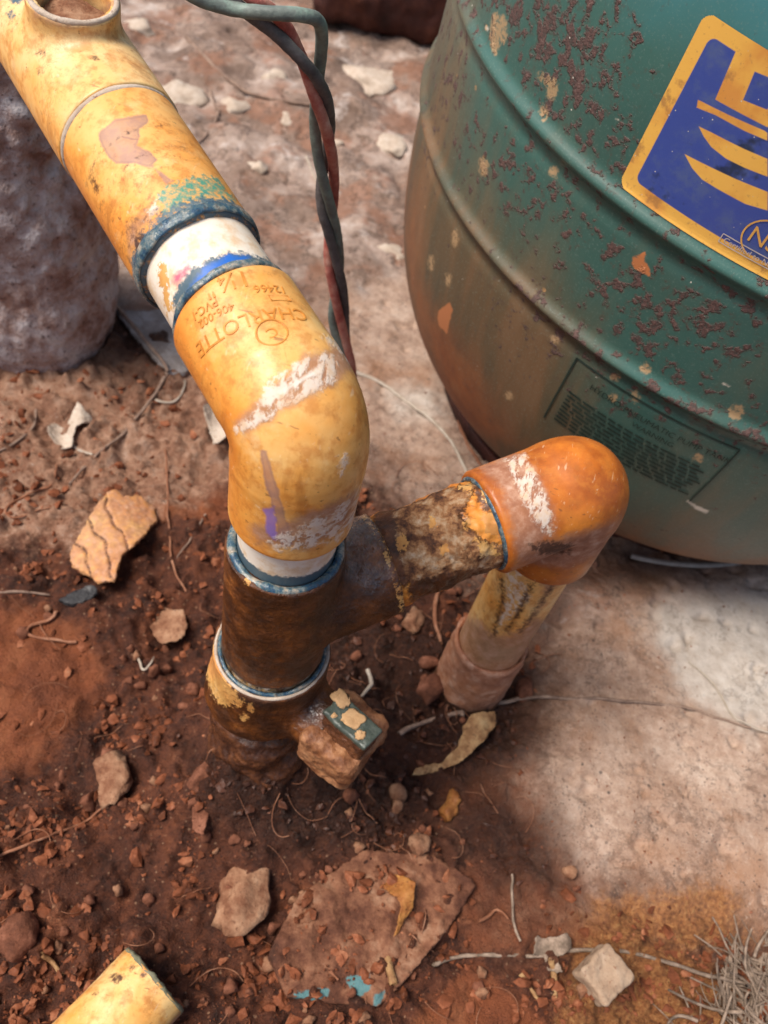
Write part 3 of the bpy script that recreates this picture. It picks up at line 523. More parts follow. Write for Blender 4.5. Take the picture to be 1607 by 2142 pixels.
# lower fitting, its white rim and the buried collar
LS = np.array([-.0028, .0012, 0]); LOW = L + Z * .114; VD = nrm((.90, -.38, -.06))
lowf = fit('lower_fitting', lambda P: smin(np.maximum(cyl(P, L, Z, .0290, .105, .1490) - .0008, -cyl(P, L, Z, .0258, .144, .17)), smin(sph(P, L + Z * .106 + LS, .0318), cyl(P, LOW, VD, .0165, 0, .042), .006), .005),
    *bbox(L + Z * .07, L + Z * .13, LOW + VD * .048), {'tone': .5, 'mud': 1.0, 'wet': [[(600, 1480), (680, 1450), (700, 1500), (640, 1560)]], 'dust': [[(425, 1400), (445, 1330), (470, 1380), (510, 1425), (560, 1450), (640, 1445), (560, 1475), (500, 1460), (460, 1420)]], 'flake': [[(428, 1400), (446, 1340), (462, 1390), (480, 1430), (500, 1455), (490, 1470), (470, 1480), (448, 1460)], circle(488, 1452, 9, 12), circle(500, 1470, 10, 9), circle(512, 1500, 8, 7), circle(524, 1480, 6, 8)]}, disp=mudd)
ring('rim', L, Z, .1498, .0283, .0009, 24, mat='flake', wob=.0003)
ring('glue_ring', L, Z, .1506, .0264, .0011, 34)
pipe_part('pipe', L, Z, .14, ZB + .004, .0246, {'tone': .2, 'white': .6, 'mud': .5})
V, F, N = revolve(L, Z, dens([(.080, .018), (.076, .024), (.068, .0275), (.045, .030), (.02, .033), (-.03, .038)]), 160)
V += N * (.003 * fbm(V * 80, 5, 95))[:, None]
part('buried_collar', V, F, M['wetmud'], pipe)
# plug valve at the end of the small branch
VS = nrm(np.cross(VD, Z)); VU = np.cross(VS, VD); VC = LOW + VD * .0515
vb = lambda P: boxsdf(P, VC - VU * .003, (VD, VS, VU), (.0170, .0190, .0165), .0050) + .0016 * fbm(P * 90, 4, 33) + .0009 * np.abs(vnoise(P * 260, 3))
valve = fit('valve', vb, *bbox(VC, pad=.034), {}, h=.0008, mat='mudcap')
def sub(name, V, F, mat, parent, attrs=None, smooth=True):
    o = bpy.data.objects.new(name, mesh(name, V, F, mat, attrs, smooth)); COL.objects.link(o); o.parent = parent; return o
SO = VC + VU * .0195 + VD * .001 + VS * .002; sa = nrm(VD + VS * .08); sb_ = np.cross(VU, sa)
V, F, N = surfnet(lambda P: boxsdf(P, SO - VU * .004, (sa, sb_, VU), (.0138, .0072, .0130), .0022) + .0008 * np.abs(vnoise(P * (160, 160, 420), 3)) + .0005 * fbm(P * 300, 2, 5), *bbox(SO, pad=.026), .0007)
sub('stem', V, F, M['wetmud'], valve)
ST = SO + VU * .0098
V, F, N = surfnet(lambda P: boxsdf(P, ST, (sa, sb_, VU), (.0140, .0073, .0017), .0013) + .0007 * fbm(P * 160, 3, 6), *bbox(ST, pad=.022), .0006)
sub('stem_cap', V, F, M['cap'], valve)
for (u, v, r, sd_) in ((-.001, 0.0005, .0050, 1), (-.0125, .0045, .0046, 2), (.0075, -.0030, .0026, 3), (-.0085, -.0050, .0014, 4)):
    c0 = ST + sa * u + sb_ * v + VU * .0019; Vi, Fi = ICO[3]
    W = Vi * (1 + .55 * fbm(Vi * 1.6 + sd_, 3, sd_))[:, None]; W = c0 + W[:, :1] * r * sa + W[:, 1:2] * r * sb_ + W[:, 2:] * .0005 * VU
    sub('mud_spot', W, Fi, M['dirtchip'], valve)

# upper run: short pipe, coupling, tee with open branch
pipe_part('pipe', E, B, ARM - .02, .10, .0224, {'tone': .25, 'white': .93, 'blue': [[(362, 625), (385, 580), (430, 545), (480, 528), (520, 530), (570, 545), (600, 570), (530, 575), (450, 590), (400, 630), (372, 680)]], 'vivid': [[(390, 608), (425, 558), (480, 534), (525, 536), (505, 552), (450, 575), (405, 622)]], 'pink': [[(360, 590), (366, 575), (395, 555), (390, 570), (372, 600)]], 'dust': [[(350, 520), (420, 480), (400, 520), (345, 570)]], 'flake': [[(330, 560), (345, 545), (360, 650), (350, 660)]]})
def arc_(k, w_):                                # fine tooling lines round the coupling
    s_ = (.088, .0900, .0920, .0940, .0960, .114, .127)[k]; a_, e1_, e2_ = frame(B, CAM - E); t_ = np.linspace(*((-1.1, -.1) if k < 5 else (-1.0, .8)), 14)
    q_ = proj(E + B * s_ + .0252 * (np.cos(t_)[:, None] * e1_ + np.sin(t_)[:, None] * e2_)); n_ = np.array([.56, .83]) * w_
    return np.vstack([q_ + n_, (q_ - n_)[::-1]])
V, F, N = revolve(E, B, dens([(.079, .0212), (.0795, .0238), (.081, .0250), (.084, .0252), (.150, .0252), (.152, .022)]), 220)
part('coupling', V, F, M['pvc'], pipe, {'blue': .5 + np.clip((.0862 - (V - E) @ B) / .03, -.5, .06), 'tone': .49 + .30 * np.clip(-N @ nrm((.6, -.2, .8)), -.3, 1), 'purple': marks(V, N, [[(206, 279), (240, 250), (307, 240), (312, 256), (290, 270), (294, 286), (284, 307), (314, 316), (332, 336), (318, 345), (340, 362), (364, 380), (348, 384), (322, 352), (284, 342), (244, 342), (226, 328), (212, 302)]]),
    'green': marks(V, N, [[(334, 404), (352, 384), (400, 372), (445, 368), (488, 410), (500, 442), (440, 452), (400, 455), (352, 486), (342, 450)]]), 'white': marks(V, N, [[(332, 410), (336, 430), (312, 458), (296, 466), (305, 440)]]) * .97,
    'grime': np.maximum(marks(V, N, [[(280, 490), (298, 490), (298, 520), (286, 530)], [(190, 365), (196, 362), (208, 402), (200, 400)]]), marks(V, N, [arc_(q, .5) for q in range(7)]) - .035), 'dust': marks(V, N, [[(262, 470), (320, 420), (330, 440), (290, 520), (262, 560)]]) * .8})
def grooves(O, a, s0, k, r, phi0, phi1, name, parent, mat, step=.0016):
    a, e1, e2 = frame(a, (0, 0, 1))
    for i in range(k):
        t = np.linspace(phi0 + .05 * math.sin(i * 1.7), phi1 + .07 * math.sin(i * 2.3), 30)
        P = O + a * (s0 + i * step) + r * (np.cos(t)[:, None] * e1 + np.sin(t)[:, None] * e2)
        Vt, Ft = tube(P, .00032, 6, 0); part(name, Vt, Ft, mat, parent)
ring('glue_ring', E, B, .0822, .0248, .0009, 44, flat=3.2, wob=.0005)
ring('glue_ring', E, B, ARM + .0006, .0230, .0011, 54, wob=.0012, flat=1.6)
NB = nrm(Z - B * (Z @ B)); T2 = E + B * .1965; BR = .0182; BT = .0310
def tee2(P):
    d = smin(cyl(P, E, B, .0253, .152, .262), cyl(P, T2, NB, BR - .0008, 0, BT), .0045)
    d = np.maximum(d, -cyl(P, T2, NB, .0150, .012, .08)); d = np.maximum(d, -cyl(P, E, B, .0215, .13, .166))
    return d - .0007
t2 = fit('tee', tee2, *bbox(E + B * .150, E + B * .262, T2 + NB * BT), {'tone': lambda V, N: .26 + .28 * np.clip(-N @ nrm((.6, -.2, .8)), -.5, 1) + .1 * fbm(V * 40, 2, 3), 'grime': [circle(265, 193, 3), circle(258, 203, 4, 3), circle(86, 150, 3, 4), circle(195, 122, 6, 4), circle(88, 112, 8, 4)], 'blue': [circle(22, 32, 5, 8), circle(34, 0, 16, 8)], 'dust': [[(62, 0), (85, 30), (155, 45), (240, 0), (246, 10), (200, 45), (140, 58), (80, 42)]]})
ring('branch_rim', T2, NB, BT + .0006, .0166, .0012, 64, mat='flake', wob=.0002)
Vd, Fd = ICO[3]; Wd = Vd * (1 + .3 * fbm(Vd * 3, 3, 8))[:, None]; fa, fe1, fe2 = frame(NB, (0, 1, 0))
sub('dirt_fill', T2 + NB * .0185 + Wd[:, :1] * .0148 * fe1 + Wd[:, 1:2] * .0148 * fe2 + Wd[:, 2:] * .008 * NB, Fd, M['stone'], t2)
ring('seam_ring', E, B, .1505, .0244, .0013, 74, mat='flake', wob=.0001, flat=1.2)

# raised lettering on the upper elbow
def text_mesh(txt, size, extrude):
    cu = bpy.data.curves.new('t', 'FONT'); cu.body = txt; cu.size = size; cu.extrude = extrude; cu.align_x = 'CENTER'; cu.align_y = 'CENTER'; cu.resolution_u = 3
    o = bpy.data.objects.new('t', cu); COL.objects.link(o); dg = bpy.context.evaluated_depsgraph_get(); me = o.evaluated_get(dg).to_mesh()
    V = np.array([v.co[:] for v in me.vertices]).reshape(-1, 3); F = [list(p.vertices) for p in me.polygons]
    o.evaluated_get(dg).to_mesh_clear(); bpy.data.objects.remove(o); bpy.data.curves.remove(cu); return V, F
def wrap(txt, size, O, a, s, up_sign, phi, r, name, parent, mat, ext=.00022, slant=0.0, fn=sub):
    V, F = text_mesh(txt, size, ext); up = np.asarray(a) * up_sign; n0 = nrm(CAM - O - a * s); n0 = nrm(n0 - a * (n0 @ a)); right = np.cross(up, n0)
    c, sn = math.cos(slant), math.sin(slant); x = V[:, 0] * c - V[:, 1] * sn; y = V[:, 0] * sn + V[:, 1] * c
    t = phi + x / r
    P = O + np.outer(s + up_sign * y, a) + (r + V[:, 2])[:, None] * (np.cos(t)[:, None] * n0 + np.sin(t)[:, None] * right)
    return fn(name, P, F, mat, parent, smooth=False)
rE = .0252
SL = -.20
wrap('1¼"', .0098, E, B, .0480, -1, -.16, rE, 'lettering', eb, M['emboss'], slant=SL)
wrap('12466', .0050, E, B, .0400, -1, -.66, rE, 'lettering', eb, M['emboss'], slant=SL)
wrap('PVC-I', .0046, E, B, .0445, -1, .30, rE, 'lettering', eb, M['emboss'], slant=SL)
wrap('406-002', .0044, E, B, .0398, -1, .22, rE, 'lettering', eb, M['emboss'], slant=SL)
wrap('CHARLOTTE', .0078, E, B, .0310, -1, -.10, rE, 'lettering', eb, M['emboss'], slant=SL)
wrap('C', .0058, E, B, .0222, -1, -.30, rE, 'lettering', eb, M['emboss'])
n0 = nrm(CAM - E - B * .026); n0 = nrm(n0 - B * (n0 @ B)); rt = np.cross(-B, n0); t = np.linspace(0, 2 * math.pi, 41)
for rad in (.0053,):
    ph = -.30 + rad * np.cos(t) / rE; Pc = E + np.outer(.0222 + rad * np.sin(t), B) + rE * (np.cos(ph)[:, None] * n0 + np.sin(ph)[:, None] * rt)
    Vt, Ft = tube(Pc, .0004, 6, 0); sub('emblem_ring', Vt, Ft, M['emboss'], eb)
bx_ = [(-.86, .0335), (-.56, .0345), (-.56, .0370), (-.86, .0360), (-.86, .0335)]
Pc = np.array([E + B * s_ + rE * (math.cos(p_) * n0 + math.sin(p_) * rt) for p_, s_ in bx_]); Vt, Ft = tube(Pc, .0003, 6, 0); sub('lettering_frame', Vt, Ft, M['emboss'], eb)

# ------------------------------------------------------------------ pressure tank
TO = np.array([.194, .640, 0.0]); TA = nrm((.0514, -.0698, 1.0)); TR = .26; H1, H2 = .2497, .3315
ta, te1, te2 = frame(TA, (0, 1, 0))
tank = empty('pressure_tank', tuple(TO), 'large green pressure tank with rust spots, raised ribs and a blue and orange label', 'tank')
def tpart(*a, **k): return part(*a, **k)
base = [(.024, .05), (.026, .13), (.034, .165), (.046, .19), (.062, .210), (.085, .2285), (.115, .243), (.15, .2525), (.19, .2575), (.235, .2595), (.30, .26), (.62, .26), (.68, .255), (.74, .235), (.78, .19), (.80, .12), (.805, .0)]
bs = np.array(base); arc = np.r_[0, np.cumsum(np.hypot(*np.diff(bs, axis=0).T))]
def cat(p, n):                                   # smooth curve through the outline
    t = np.linspace(0, arc[-1], n); out = []
    for x in t:
        i = min(max(int(np.searchsorted(arc, x) - 1), 0), len(bs) - 2); f = (x - arc[i]) / (arc[i + 1] - arc[i])
        p0, p1, p2, p3 = bs[max(i - 1, 0)], bs[i], bs[i + 1], bs[min(i + 2, len(bs) - 1)]
        out.append(.5 * ((2 * p1) + (-p0 + p2) * f + (2 * p0 - 5 * p1 + 4 * p2 - p3) * f * f + (-p0 + 3 * p1 - 3 * p2 + p3) * f ** 3))
    return np.array(out)
prof = cat(bs, 700)
for hh in (H1, H2): prof[:, 1] += .0042 * np.exp(-((prof[:, 0] - hh) / .0042) ** 2) - .0012 * np.exp(-((prof[:, 0] - hh + .011) / .004) ** 2)
def trad(s_): return np.interp(s_, prof[:, 0], prof[:, 1])
V, F, N = revolve(TO, TA, prof, 420)
Q = proj(V)
film_shade = gmask(Q, [[(700, -100), (905, -100), (930, 200), (960, 400), (1050, 540), (1180, 690), (1190, 800), (1180, 1000), (1250, 1080), (1607, 1190), (1607, 1300), (1000, 1100), (800, 900)]], 170)
rust = gmask(Q, [[(760, 150), (868, 220), (885, 560), (925, 640), (970, 700), (1030, 800), (1090, 930), (900, 960)], [(1180, 1080), (1300, 1090), (1450, 1150), (1607, 1170), (1607, 1260), (1200, 1200)]], 90)
tone = np.clip(.74 + .26 * gmask(Q, [[(1270, -200), (2000, -200), (2000, 300), (1500, 120), (1330, 60)]], 200), 0, 1)  # bluer upper right: sky reflection painted into the colour
film_shade = np.maximum(film_shade, .30 * np.clip((H1 + .004 - (V - TO) @ TA) / .10 + .35, 0, 1) * ((V - TO) @ TA < H1 + .004))  # downward-facing dome: its shade painted into the dirt film below the rib
pits = gmask(Q, [[(900, -60), (1320, -60), (1300, 200), (1290, 300), (1380, 420), (1300, 440), (1150, 260), (1000, 60)], [(960, 330), (1150, 300), (1250, 480), (1180, 520), (1080, 440)], [(1200, 500), (1607, 620), (1607, 700), (1500, 740), (1350, 760), (1230, 640)], [(900, 40), (960, 60), (1000, 330), (940, 330)], [(1100, 560), (1330, 780), (1607, 880), (1607, 940), (1300, 830), (1080, 640)]], 120)
tshell = part('shell', V, F, M['tank'], tank, {'film_shade': film_shade, 'rust': rust, 'tone': tone, 'pits': pits,
    'orange': marks(V, N, [[(1322, 535), (1350, 525), (1358, 530), (1342, 545), (1360, 552), (1362, 580), (1345, 572), (1318, 556)], [(918, 650), (942, 632), (948, 648), (935, 700), (918, 680)], ], 20), 'tanchip': marks(V, N, [circle(1162, 710, 9), circle(1330, 829, 9, 13), circle(1283, 832, 9), circle(1540, 862, 17), circle(1460, 958, 11), circle(1288, 790, 11, 8), circle(1064, 828, 9), circle(1350, 770, 12), circle(1036, 70, 10, 46), circle(1052, 62, 9, 30), circle(1155, 186, 12, 26), circle(1132, 160, 6, 11), circle(1137, 236, 8, 20), circle(1012, 348, 10, 22), circle(1158, 360, 9, 13), circle(952, 498, 6, 18), circle(902, 550, 5, 16), circle(938, 585, 5, 14)], 20),
    'whitechip': marks(V, N, [circle(1018, 60, 3, 6), circle(1480, 720, 4), [(1508, 800), (1520, 797), (1535, 806), (1520, 812)], [(1434, 1045), (1470, 1062), (1488, 1068), (1476, 1076), (1450, 1064)], circle(1290, 248, 6)], 20)})
V, F, N = revolve(TO, TA, dens([(.0, .168), (.0, .172), (.045, .172), (.045, .168)], .004), 200)
part('base_ring', V, F, M['rusty'], tank)
V, F, N = revolve(TO + np.array([0, 0, .008]), Z, [(.004, .176), (.005, .1785), (.004, .181), (.001, .1805), (-.012, .18), (-.012, .16), (.001, .16), (.002, .174)], 240)
part('base_flange', V, F, M['deeprust'], tank)
V, F, N = revolve(TO + np.array([0, 0, .0135]), Z, [(0, .199), (.0022, .2018), (.0005, .2043), (-.002, .203), (-.0025, .2)], 240)
part('flange_lip', V, F[proj(V)[F].mean(1)[:, 0] > 1318], M['steel'], tank)
# decals follow the shell: surface point from (arc length round, height along axis)
def tpoint(px, py, h_guess=.3):                   # shell coordinates of what the photo shows at a pixel
    r = ray(px, py); lo, hi = .2, 1.2
    for tt in np.linspace(.2, 1.4, 2400):
        p = CAM + r * tt; v = p - TO; s_ = v @ TA; d_ = np.linalg.norm(v - s_ * TA)
        if d_ < trad(s_): break
    e = v - s_ * TA; return math.atan2(e @ te2, e @ te1), s_
def tsurf(phi, s_, off=.0):
    rr = trad(s_) + off; return TO + np.multiply.outer(s_, TA) + rr[..., None] * (np.cos(phi)[..., None] * te1 + np.sin(phi)[..., None] * te2)
p_tl, p_bl = tpoint(1455, 4), tpoint(1316, 400); p_br = tpoint(1600, 560)
sgn = 1.0 if p_br[0] > p_bl[0] else -1.0
PH0 = (p_tl[0] + p_bl[0]) / 2; S0, S1 = p_bl[1], p_tl[1]; LH = S1 - S0; LW = LH * 1.15
nu, nv = 330, 300
u = np.linspace(0, LW, nu); v = np.linspace(0, LH, nv); UU, VV = np.meshgrid(u, v, indexing='ij')
LQ = np.c_[UU.ravel(), VV.ravel()]
def rrect(x0, y0, x1, y1, r): 
    out = []
    for cx_, cy_, a0 in ((x1 - r, y1 - r, 0), (x0 + r, y1 - r, 90), (x0 + r, y0 + r, 180), (x1 - r, y0 + r, 270)):
        for k in range(7): a_ = math.radians(a0 + 15 * k); out.append((cx_ + r * math.cos(a_), cy_ + r * math.sin(a_)))
    return out
bw = .0066
lsdf = lambda px, py: (lambda q: ((q[0] - PH0) * sgn * TR, q[1] - S0))(tpoint(px, py))
L_ = lambda pts: [lsdf(*q) for q in pts]
ink = -polysdf(LQ, rrect(bw, bw, LW - bw, LH - bw, .0035))
logo = [L_([(1547, 92), (1607, 115), (1660, 140), (1640, 215), (1607, 265), (1498, 207)]), L_([(1462, 208), (1468, 210), (1530, 240), (1600, 272), (1607, 276), (1607, 292), (1560, 272), (1500, 240), (1459, 224)]),
        L_([(1464, 263), (1490, 275), (1560, 310), (1607, 330), (1607, 368), (1560, 350), (1520, 330), (1490, 306), (1474, 284)]), L_([(1434, 321), (1460, 334), (1540, 372), (1607, 400), (1607, 438), (1560, 424), (1500, 392), (1470, 374), (1450, 350)])]
hole = L_([(1581, 148), (1640, 172), (1607, 228), (1556, 208)])
for q in logo: ink = np.maximum(ink, polysdf(LQ, q))
ink = np.minimum(ink, -polysdf(LQ, hole)); ink = np.clip(ink, -.01, .01)
out = polysdf(LQ, rrect(0, 0, LW, LH, .006)); keep = (out > -.0006).reshape(nu, nv)
P = tsurf(PH0 + sgn * LQ[:, 0] / TR, S0 + LQ[:, 1], .0006)
Fg = gridF(nu, nv); Fg = Fg[keep.ravel()[Fg].all(1)]
if sgn < 0: Fg = Fg
lab = part('label', P, Fg, M['label'], tank, {'ink': ink})
def tank_text(txt, size, x, y, ang, mat, off, sx=1.0, parent=None, name='lettering', fn=None):
    V, F = text_mesh(txt, size, 0.0); c, s_ = math.cos(ang), math.sin(ang); X = x + (V[:, 0] * c - V[:, 1] * s_) * sx; Y = y + V[:, 0] * s_ + V[:, 1] * c
    return sub(name, tsurf(PH0 + sgn * X / TR, S0 + Y, off), F, mat, parent, smooth=False)
def tank_line(pts, wdt, mat, off, parent, name):
    pts = np.asarray(pts, float); a_ = []
    for p_, q_ in zip(pts[:-1], pts[1:]):
        k = max(2, int(np.linalg.norm(q_ - p_) / .006)); tt = np.linspace(0, 1, k + 1)[:, None]; ln = p_ + tt * (q_ - p_); d_ = nrm(q_ - p_); nn = np.array([-d_[1], d_[0]]) * wdt / 2
        a_.append((ln + nn, ln - nn))
    Vs, Fs, b0 = [], [], 0
    for A_, B_ in a_:
        n_ = len(A_); W = np.vstack([A_, B_]); Vs.append(W); Fs += [[b0 + i, b0 + i + 1, b0 + n_ + i + 1, b0 + n_ + i] for i in range(n_ - 1)]; b0 += 2 * n_
    W = np.vstack(Vs); return sub(name, tsurf(PH0 + sgn * W[:, 0] / TR, S0 + W[:, 1], off), Fs, mat, parent, smooth=False)
xn, yn = lsdf(1592, 492); tank_text('NSF', .0115, xn + .005, yn - .001, 0, M['orange'], .0010, parent=lab)
tt = np.linspace(0, 2 * math.pi, 33); xc, yc = xn + .005, yn - .001; tank_line(np.c_[xc + .0125 * np.cos(tt), yc + .0105 * np.sin(tt)], .0008, M['orange'], .0010, lab, 'emblem_ring')
x0, y0 = lsdf(1513, 490); bxh = .0045; y0 += .0012; tank_text('Certified to NSF/ANSI', .0039, x0 + .0195, y0 - .0024, 0, M['pinkink'], .0010, parent=lab)
tank_line([(x0, y0), (x0 + .0385, y0), (x0 + .0385, y0 - bxh), (x0, y0 - bxh), (x0, y0)], .0005, M['pinkink'], .0010, lab, 'lettering_frame')
# printed warning on the lower shell
wl, wtr = lsdf(1206, 752), lsdf(1552, 933); wb = lsdf(1465, 1055)
wx0, wx1, wy1, wy0 = wl[0], wtr[0], (wl[1] + wtr[1]) / 2, wb[1]
pr = part('printed_warning', tsurf(PH0 + sgn * np.array([wx0, wx0 + .001, wx0 + .001, wx0]) / TR, S0 + np.array([wy1, wy1, wy1 - .001, wy1 - .001]), .0008), [[0, 1, 2, 3]], M['print'], tank)
tank_line([(wx0, wy0), (wx0, wy1), (wx1, wy1), (wx1, wy0)], .0011, M['printline'], .0008, pr, 'lettering_frame')
tank_text('HYDRO-PNEUMATIC PUMP TANK', .0060, (wx0 + wx1) / 2 + .008, wy1 - .011, 0, M['printline'], .0009, parent=pr)
tank_text('WARNING', .0056, (wx0 + wx1) / 2 + .008, wy1 - .018, 0, M['printline'], .0009, parent=pr)
rg = np.random.default_rng(5); yy_ = wy1 - .024
Vs, Fs, b0 = [], [], 0
while yy_ > wy0 + .004:
    x = wx0 + .006
    while x < wx1 - .010:
        k = rg.uniform(.003, .010); 
        xs = np.array([x, x + k]); W = np.array([(x, yy_), (x + k, yy_), (x + k, yy_ - .0015), (x, yy_ - .0015)]); Vs.append(W); Fs.append([b0, b0 + 1, b0 + 2, b0 + 3]); b0 += 4; x += k + .0014
    yy_ -= .0034
W = np.vstack(Vs); sub('fine_print', tsurf(PH0 + sgn * W[:, 0] / TR, S0 + W[:, 1], .0008), Fs, M['printline'], pr, smooth=False)['kind'] = 'stuff'

# ------------------------------------------------------------------ wires
def wire(pts, rad, mat, label, d0=.345, d1=.60, seed=0):
    P = []
    for (px, py, off) in pts:
        dep = d0 + (d1 - d0) * np.clip((py + 20) / 800, 0, 1.1) ** 1.05 + off; P.append(D(px, py, dep))
    last = on_ground(735, 905); P.append((P[-1] * .45 + last * .55)); P.append(last - Z * .02)
    V, F = tube(P, rad, 14, 4)
    V = V + .0001 * fbm(V * 300, 2, seed)[:, None]
    return thing('wire', V, F, M[mat], label, 'wire', 'twisted pump wires')
WR = .0029
wire([(300, -90, 0), (395, -12, 0), (440, 8, 0), (500, 22, 0), (560, 28, -.006), (630, 30, -.004), (668, 40, 0), (675, 75, .002), (670, 130, .006), (663, 190, .008), (658, 250, .006), (662, 310, 0), (674, 370, -.005), (692, 430, -.005), (706, 490, 0), (712, 550, .006), (706, 600, .008), (694, 650, .006), (698, 690, .003), (716, 735, 0), (736, 780, 0)], WR, 'green', 'grey-green wire with a sharp bend, twisted with the red and black wires', seed=1)
wire([(400, -90, .004), (482, 0, .004), (530, 35, .004), (580, 72, .002), (625, 118, -.005), (662, 160, -.006), (685, 205, 0), (692, 260, .008), (684, 320, .009), (672, 375, .006), (670, 425, 0), (682, 470, -.005), (700, 530, -.006), (716, 590, -.003), (722, 640, .003), (722, 690, .006), (728, 740, .006), (738, 785, .004)], WR, 'black', 'dusty black wire twisted with the red and grey-green wires', seed=2)
wire([(430, -90, .006), (525, -4, .006), (560, 14, .006), (600, 55, .008), (622, 100, .004), (640, 145, .003), (655, 195, -.004), (678, 255, -.007), (694, 315, -.004), (700, 370, .004), (698, 430, .008), (688, 490, .006), (686, 540, 0), (696, 600, -.005), (710, 660, -.005), (724, 715, -.003), (740, 775, 0)], WR, 'red', 'faded red wire twisted with the black and grey-green wires', seed=3)

# ------------------------------------------------------------------ things on and in the ground
def rockV(seed, sub_=3, cuts=7, rough=.16, depth=(.55, .85)):
    V, F = ICO[sub_]; V = V.copy(); rg = np.random.default_rng(seed)
    for _ in range(cuts):
        n = nrm(rg.normal(size=3)); d = rg.uniform(*depth); k = V @ n; V = V - np.outer(np.maximum(k - d, 0), n)
    return V * (1 + rough * fbm(V * 2.2 + seed, 3, seed))[:, None], F
def rock(name, px, py, wpx, hpx, tall, mat, label, cat='stone', group=None, seed=1, rz=0., sink=.35, cuts=7, rough=.16, sub_=3, depth=(.55, .85)):
    c = on_ground(px, py); dep = -((c - CAM) @ RC.T)[2]; sx = wpx * dep / FPX / 2; sy = hpx * dep / FPX / 2 * 1.15
    V, F = rockV(seed, sub_, cuts, rough, depth); V = V * (sx, sy, tall); cz, sz = math.cos(rz), math.sin(rz)
    V = np.c_[V[:, 0] * cz - V[:, 1] * sz, V[:, 0] * sz + V[:, 1] * cz, V[:, 2]] + c + Z * (tall * (1 - 2 * sink) - .0)
    return thing(name, V, F, M[mat], label, cat, group)
def plate(name, poly, thick, mat, label, cat, curl=None, lift=.002, h=.0009, group=None, attrs=None, relief=None, jag=.0010, seed=0):
    thick = max(thick, 2.1 * h); W = np.array([on_ground(*q) for q in poly]); z0 = np.median(W[:, 2]) + lift; W2 = np.array([G(q[0], q[1], z0)[:2] for q in poly]); c = W2.mean(0)
    zc = (lambda XY: z0 + (curl(XY - c) if curl else 0))
    def f(P):
        d = -polysdf(P[:, :2] + jag * np.stack([fbm(P * 260, 3, seed), fbm(P * 260 + 50, 3, seed + 3)], 1), W2)
        t = np.abs(P[:, 2] - zc(P[:, :2])) - thick / 2
        if relief is not None: t = np.where(P[:, 2] > zc(P[:, :2]), t - relief(P[:, :2] - c), t)
        return np.maximum(d, t)
    g = zc(W2) if curl else np.full(len(W2), z0)
    lo = np.r_[W2.min(0) - .004, np.min(g) - thick - .012]; hi = np.r_[W2.max(0) + .004, np.max(g) + thick + .012]
    V, F, N = surfnet(f, lo, hi, h); V = V + N * (.0004 * fbm(V * 300, 3, seed + 11))[:, None]
    return thing(name, V, F, M[mat], label, cat, group, attrs=attrs(V, N) if attrs else None)
def twig(pts, r0, r1, mat, label, cat='root', group=None, lift=.0015, seed=0, n=7, arch=None):
    P = np.array([on_ground(q[0], q[1], lift + (q[2] if len(q) > 2 else 0)) for q in pts]); k = len(P)
    V, F = tube(P, np.linspace(r0, r1, k), n, 3); V = V + (.0006 * np.stack([fbm(V * 110, 3, seed), fbm(V * 110 + 9, 3, seed + 1), fbm(V * 110 + 19, 3, seed + 2)], 1))
    return thing('root' if cat == 'root' else cat, V, F, M[mat], label, cat, group)

# crusted post behind the pipe
PC = np.array([-.338, .527, 0])
V, F, N = revolve(PC, Z, dens([(-.03, .06), (-.01, .066), (.015, .0705), (.06, .0715), (.16, .069), (.27, .066), (.32, .064), (.345, .055), (.355, .03), (.356, .001)], .0035), 200)
V += N * (.004 * fbm(V * 22, 4, 101) + .0045 * np.maximum(fbm(V * 75, 4, 107), 0) * np.clip((V[:, 2] - .05) / .08, .25, 1.6) + .0012 * fbm(V * 190, 3, 109))[:, None]
thing('post', V, F, M['post'], 'thick crusted grey and rust-brown post standing in soil behind the yellow pipe', 'post')
# dark rusted drum foot behind the tank
RB = G(800, 75); V, F, N = surfnet(lambda P: boxsdf(P, np.array([RB[0] + .05, RB[1] + .10, .07]), (nrm((1, .25, 0)), nrm((-.25, 1, 0)), Z), (.17, .09, .075), .03) + .006 * fbm(P * 25, 3, 5), np.array([RB[0] - .2, RB[1] - .06, -.02]), np.array([RB[0] + .3, RB[1] + .28, .17]), .004)
thing('rusted_block', V, F, M['deeprust'], 'dark red rusted block lying in shade behind the green tank', 'block')

SHP = [(228, 1040), (245, 1032), (262, 1047), (290, 1035), (324, 1055), (327, 1088), (284, 1150), (258, 1172), (241, 1222), (205, 1223), (172, 1196), (143, 1176), (150, 1146), (186, 1095)]
SHC = np.array([G(q[0], q[1], .007)[:2] for q in SHP]).mean(0)
def groove(q):                                  # wavy grooves worn along the shard
    u = q @ nrm((.75, .66)); v = q @ nrm((-.66, .75)); return np.clip(np.sin((u + .0022 * np.sin(v * 130) + .001 * np.sin(v * 330 + 1)) * 430), 0, 1) ** 6 * (u < .006)
plate('pipe_shard', SHP, .003, 'pvc', 'broken amber plastic shard with wavy ridges lying flat on soil', 'shard', lift=.007,
      curl=lambda q: .006 - 9 * ((q @ nrm((.75, .66))) ** 2), relief=lambda q: -.0014 * groove(q), attrs=lambda V, N: {'tone': .45 + .1 * fbm(V * 70, 3, 2), 'dust': np.full(len(V), .58), 'dry': np.full(len(V), .30), 'grime': .30 + .27 * groove(V[:, :2] - SHC)}, seed=4)
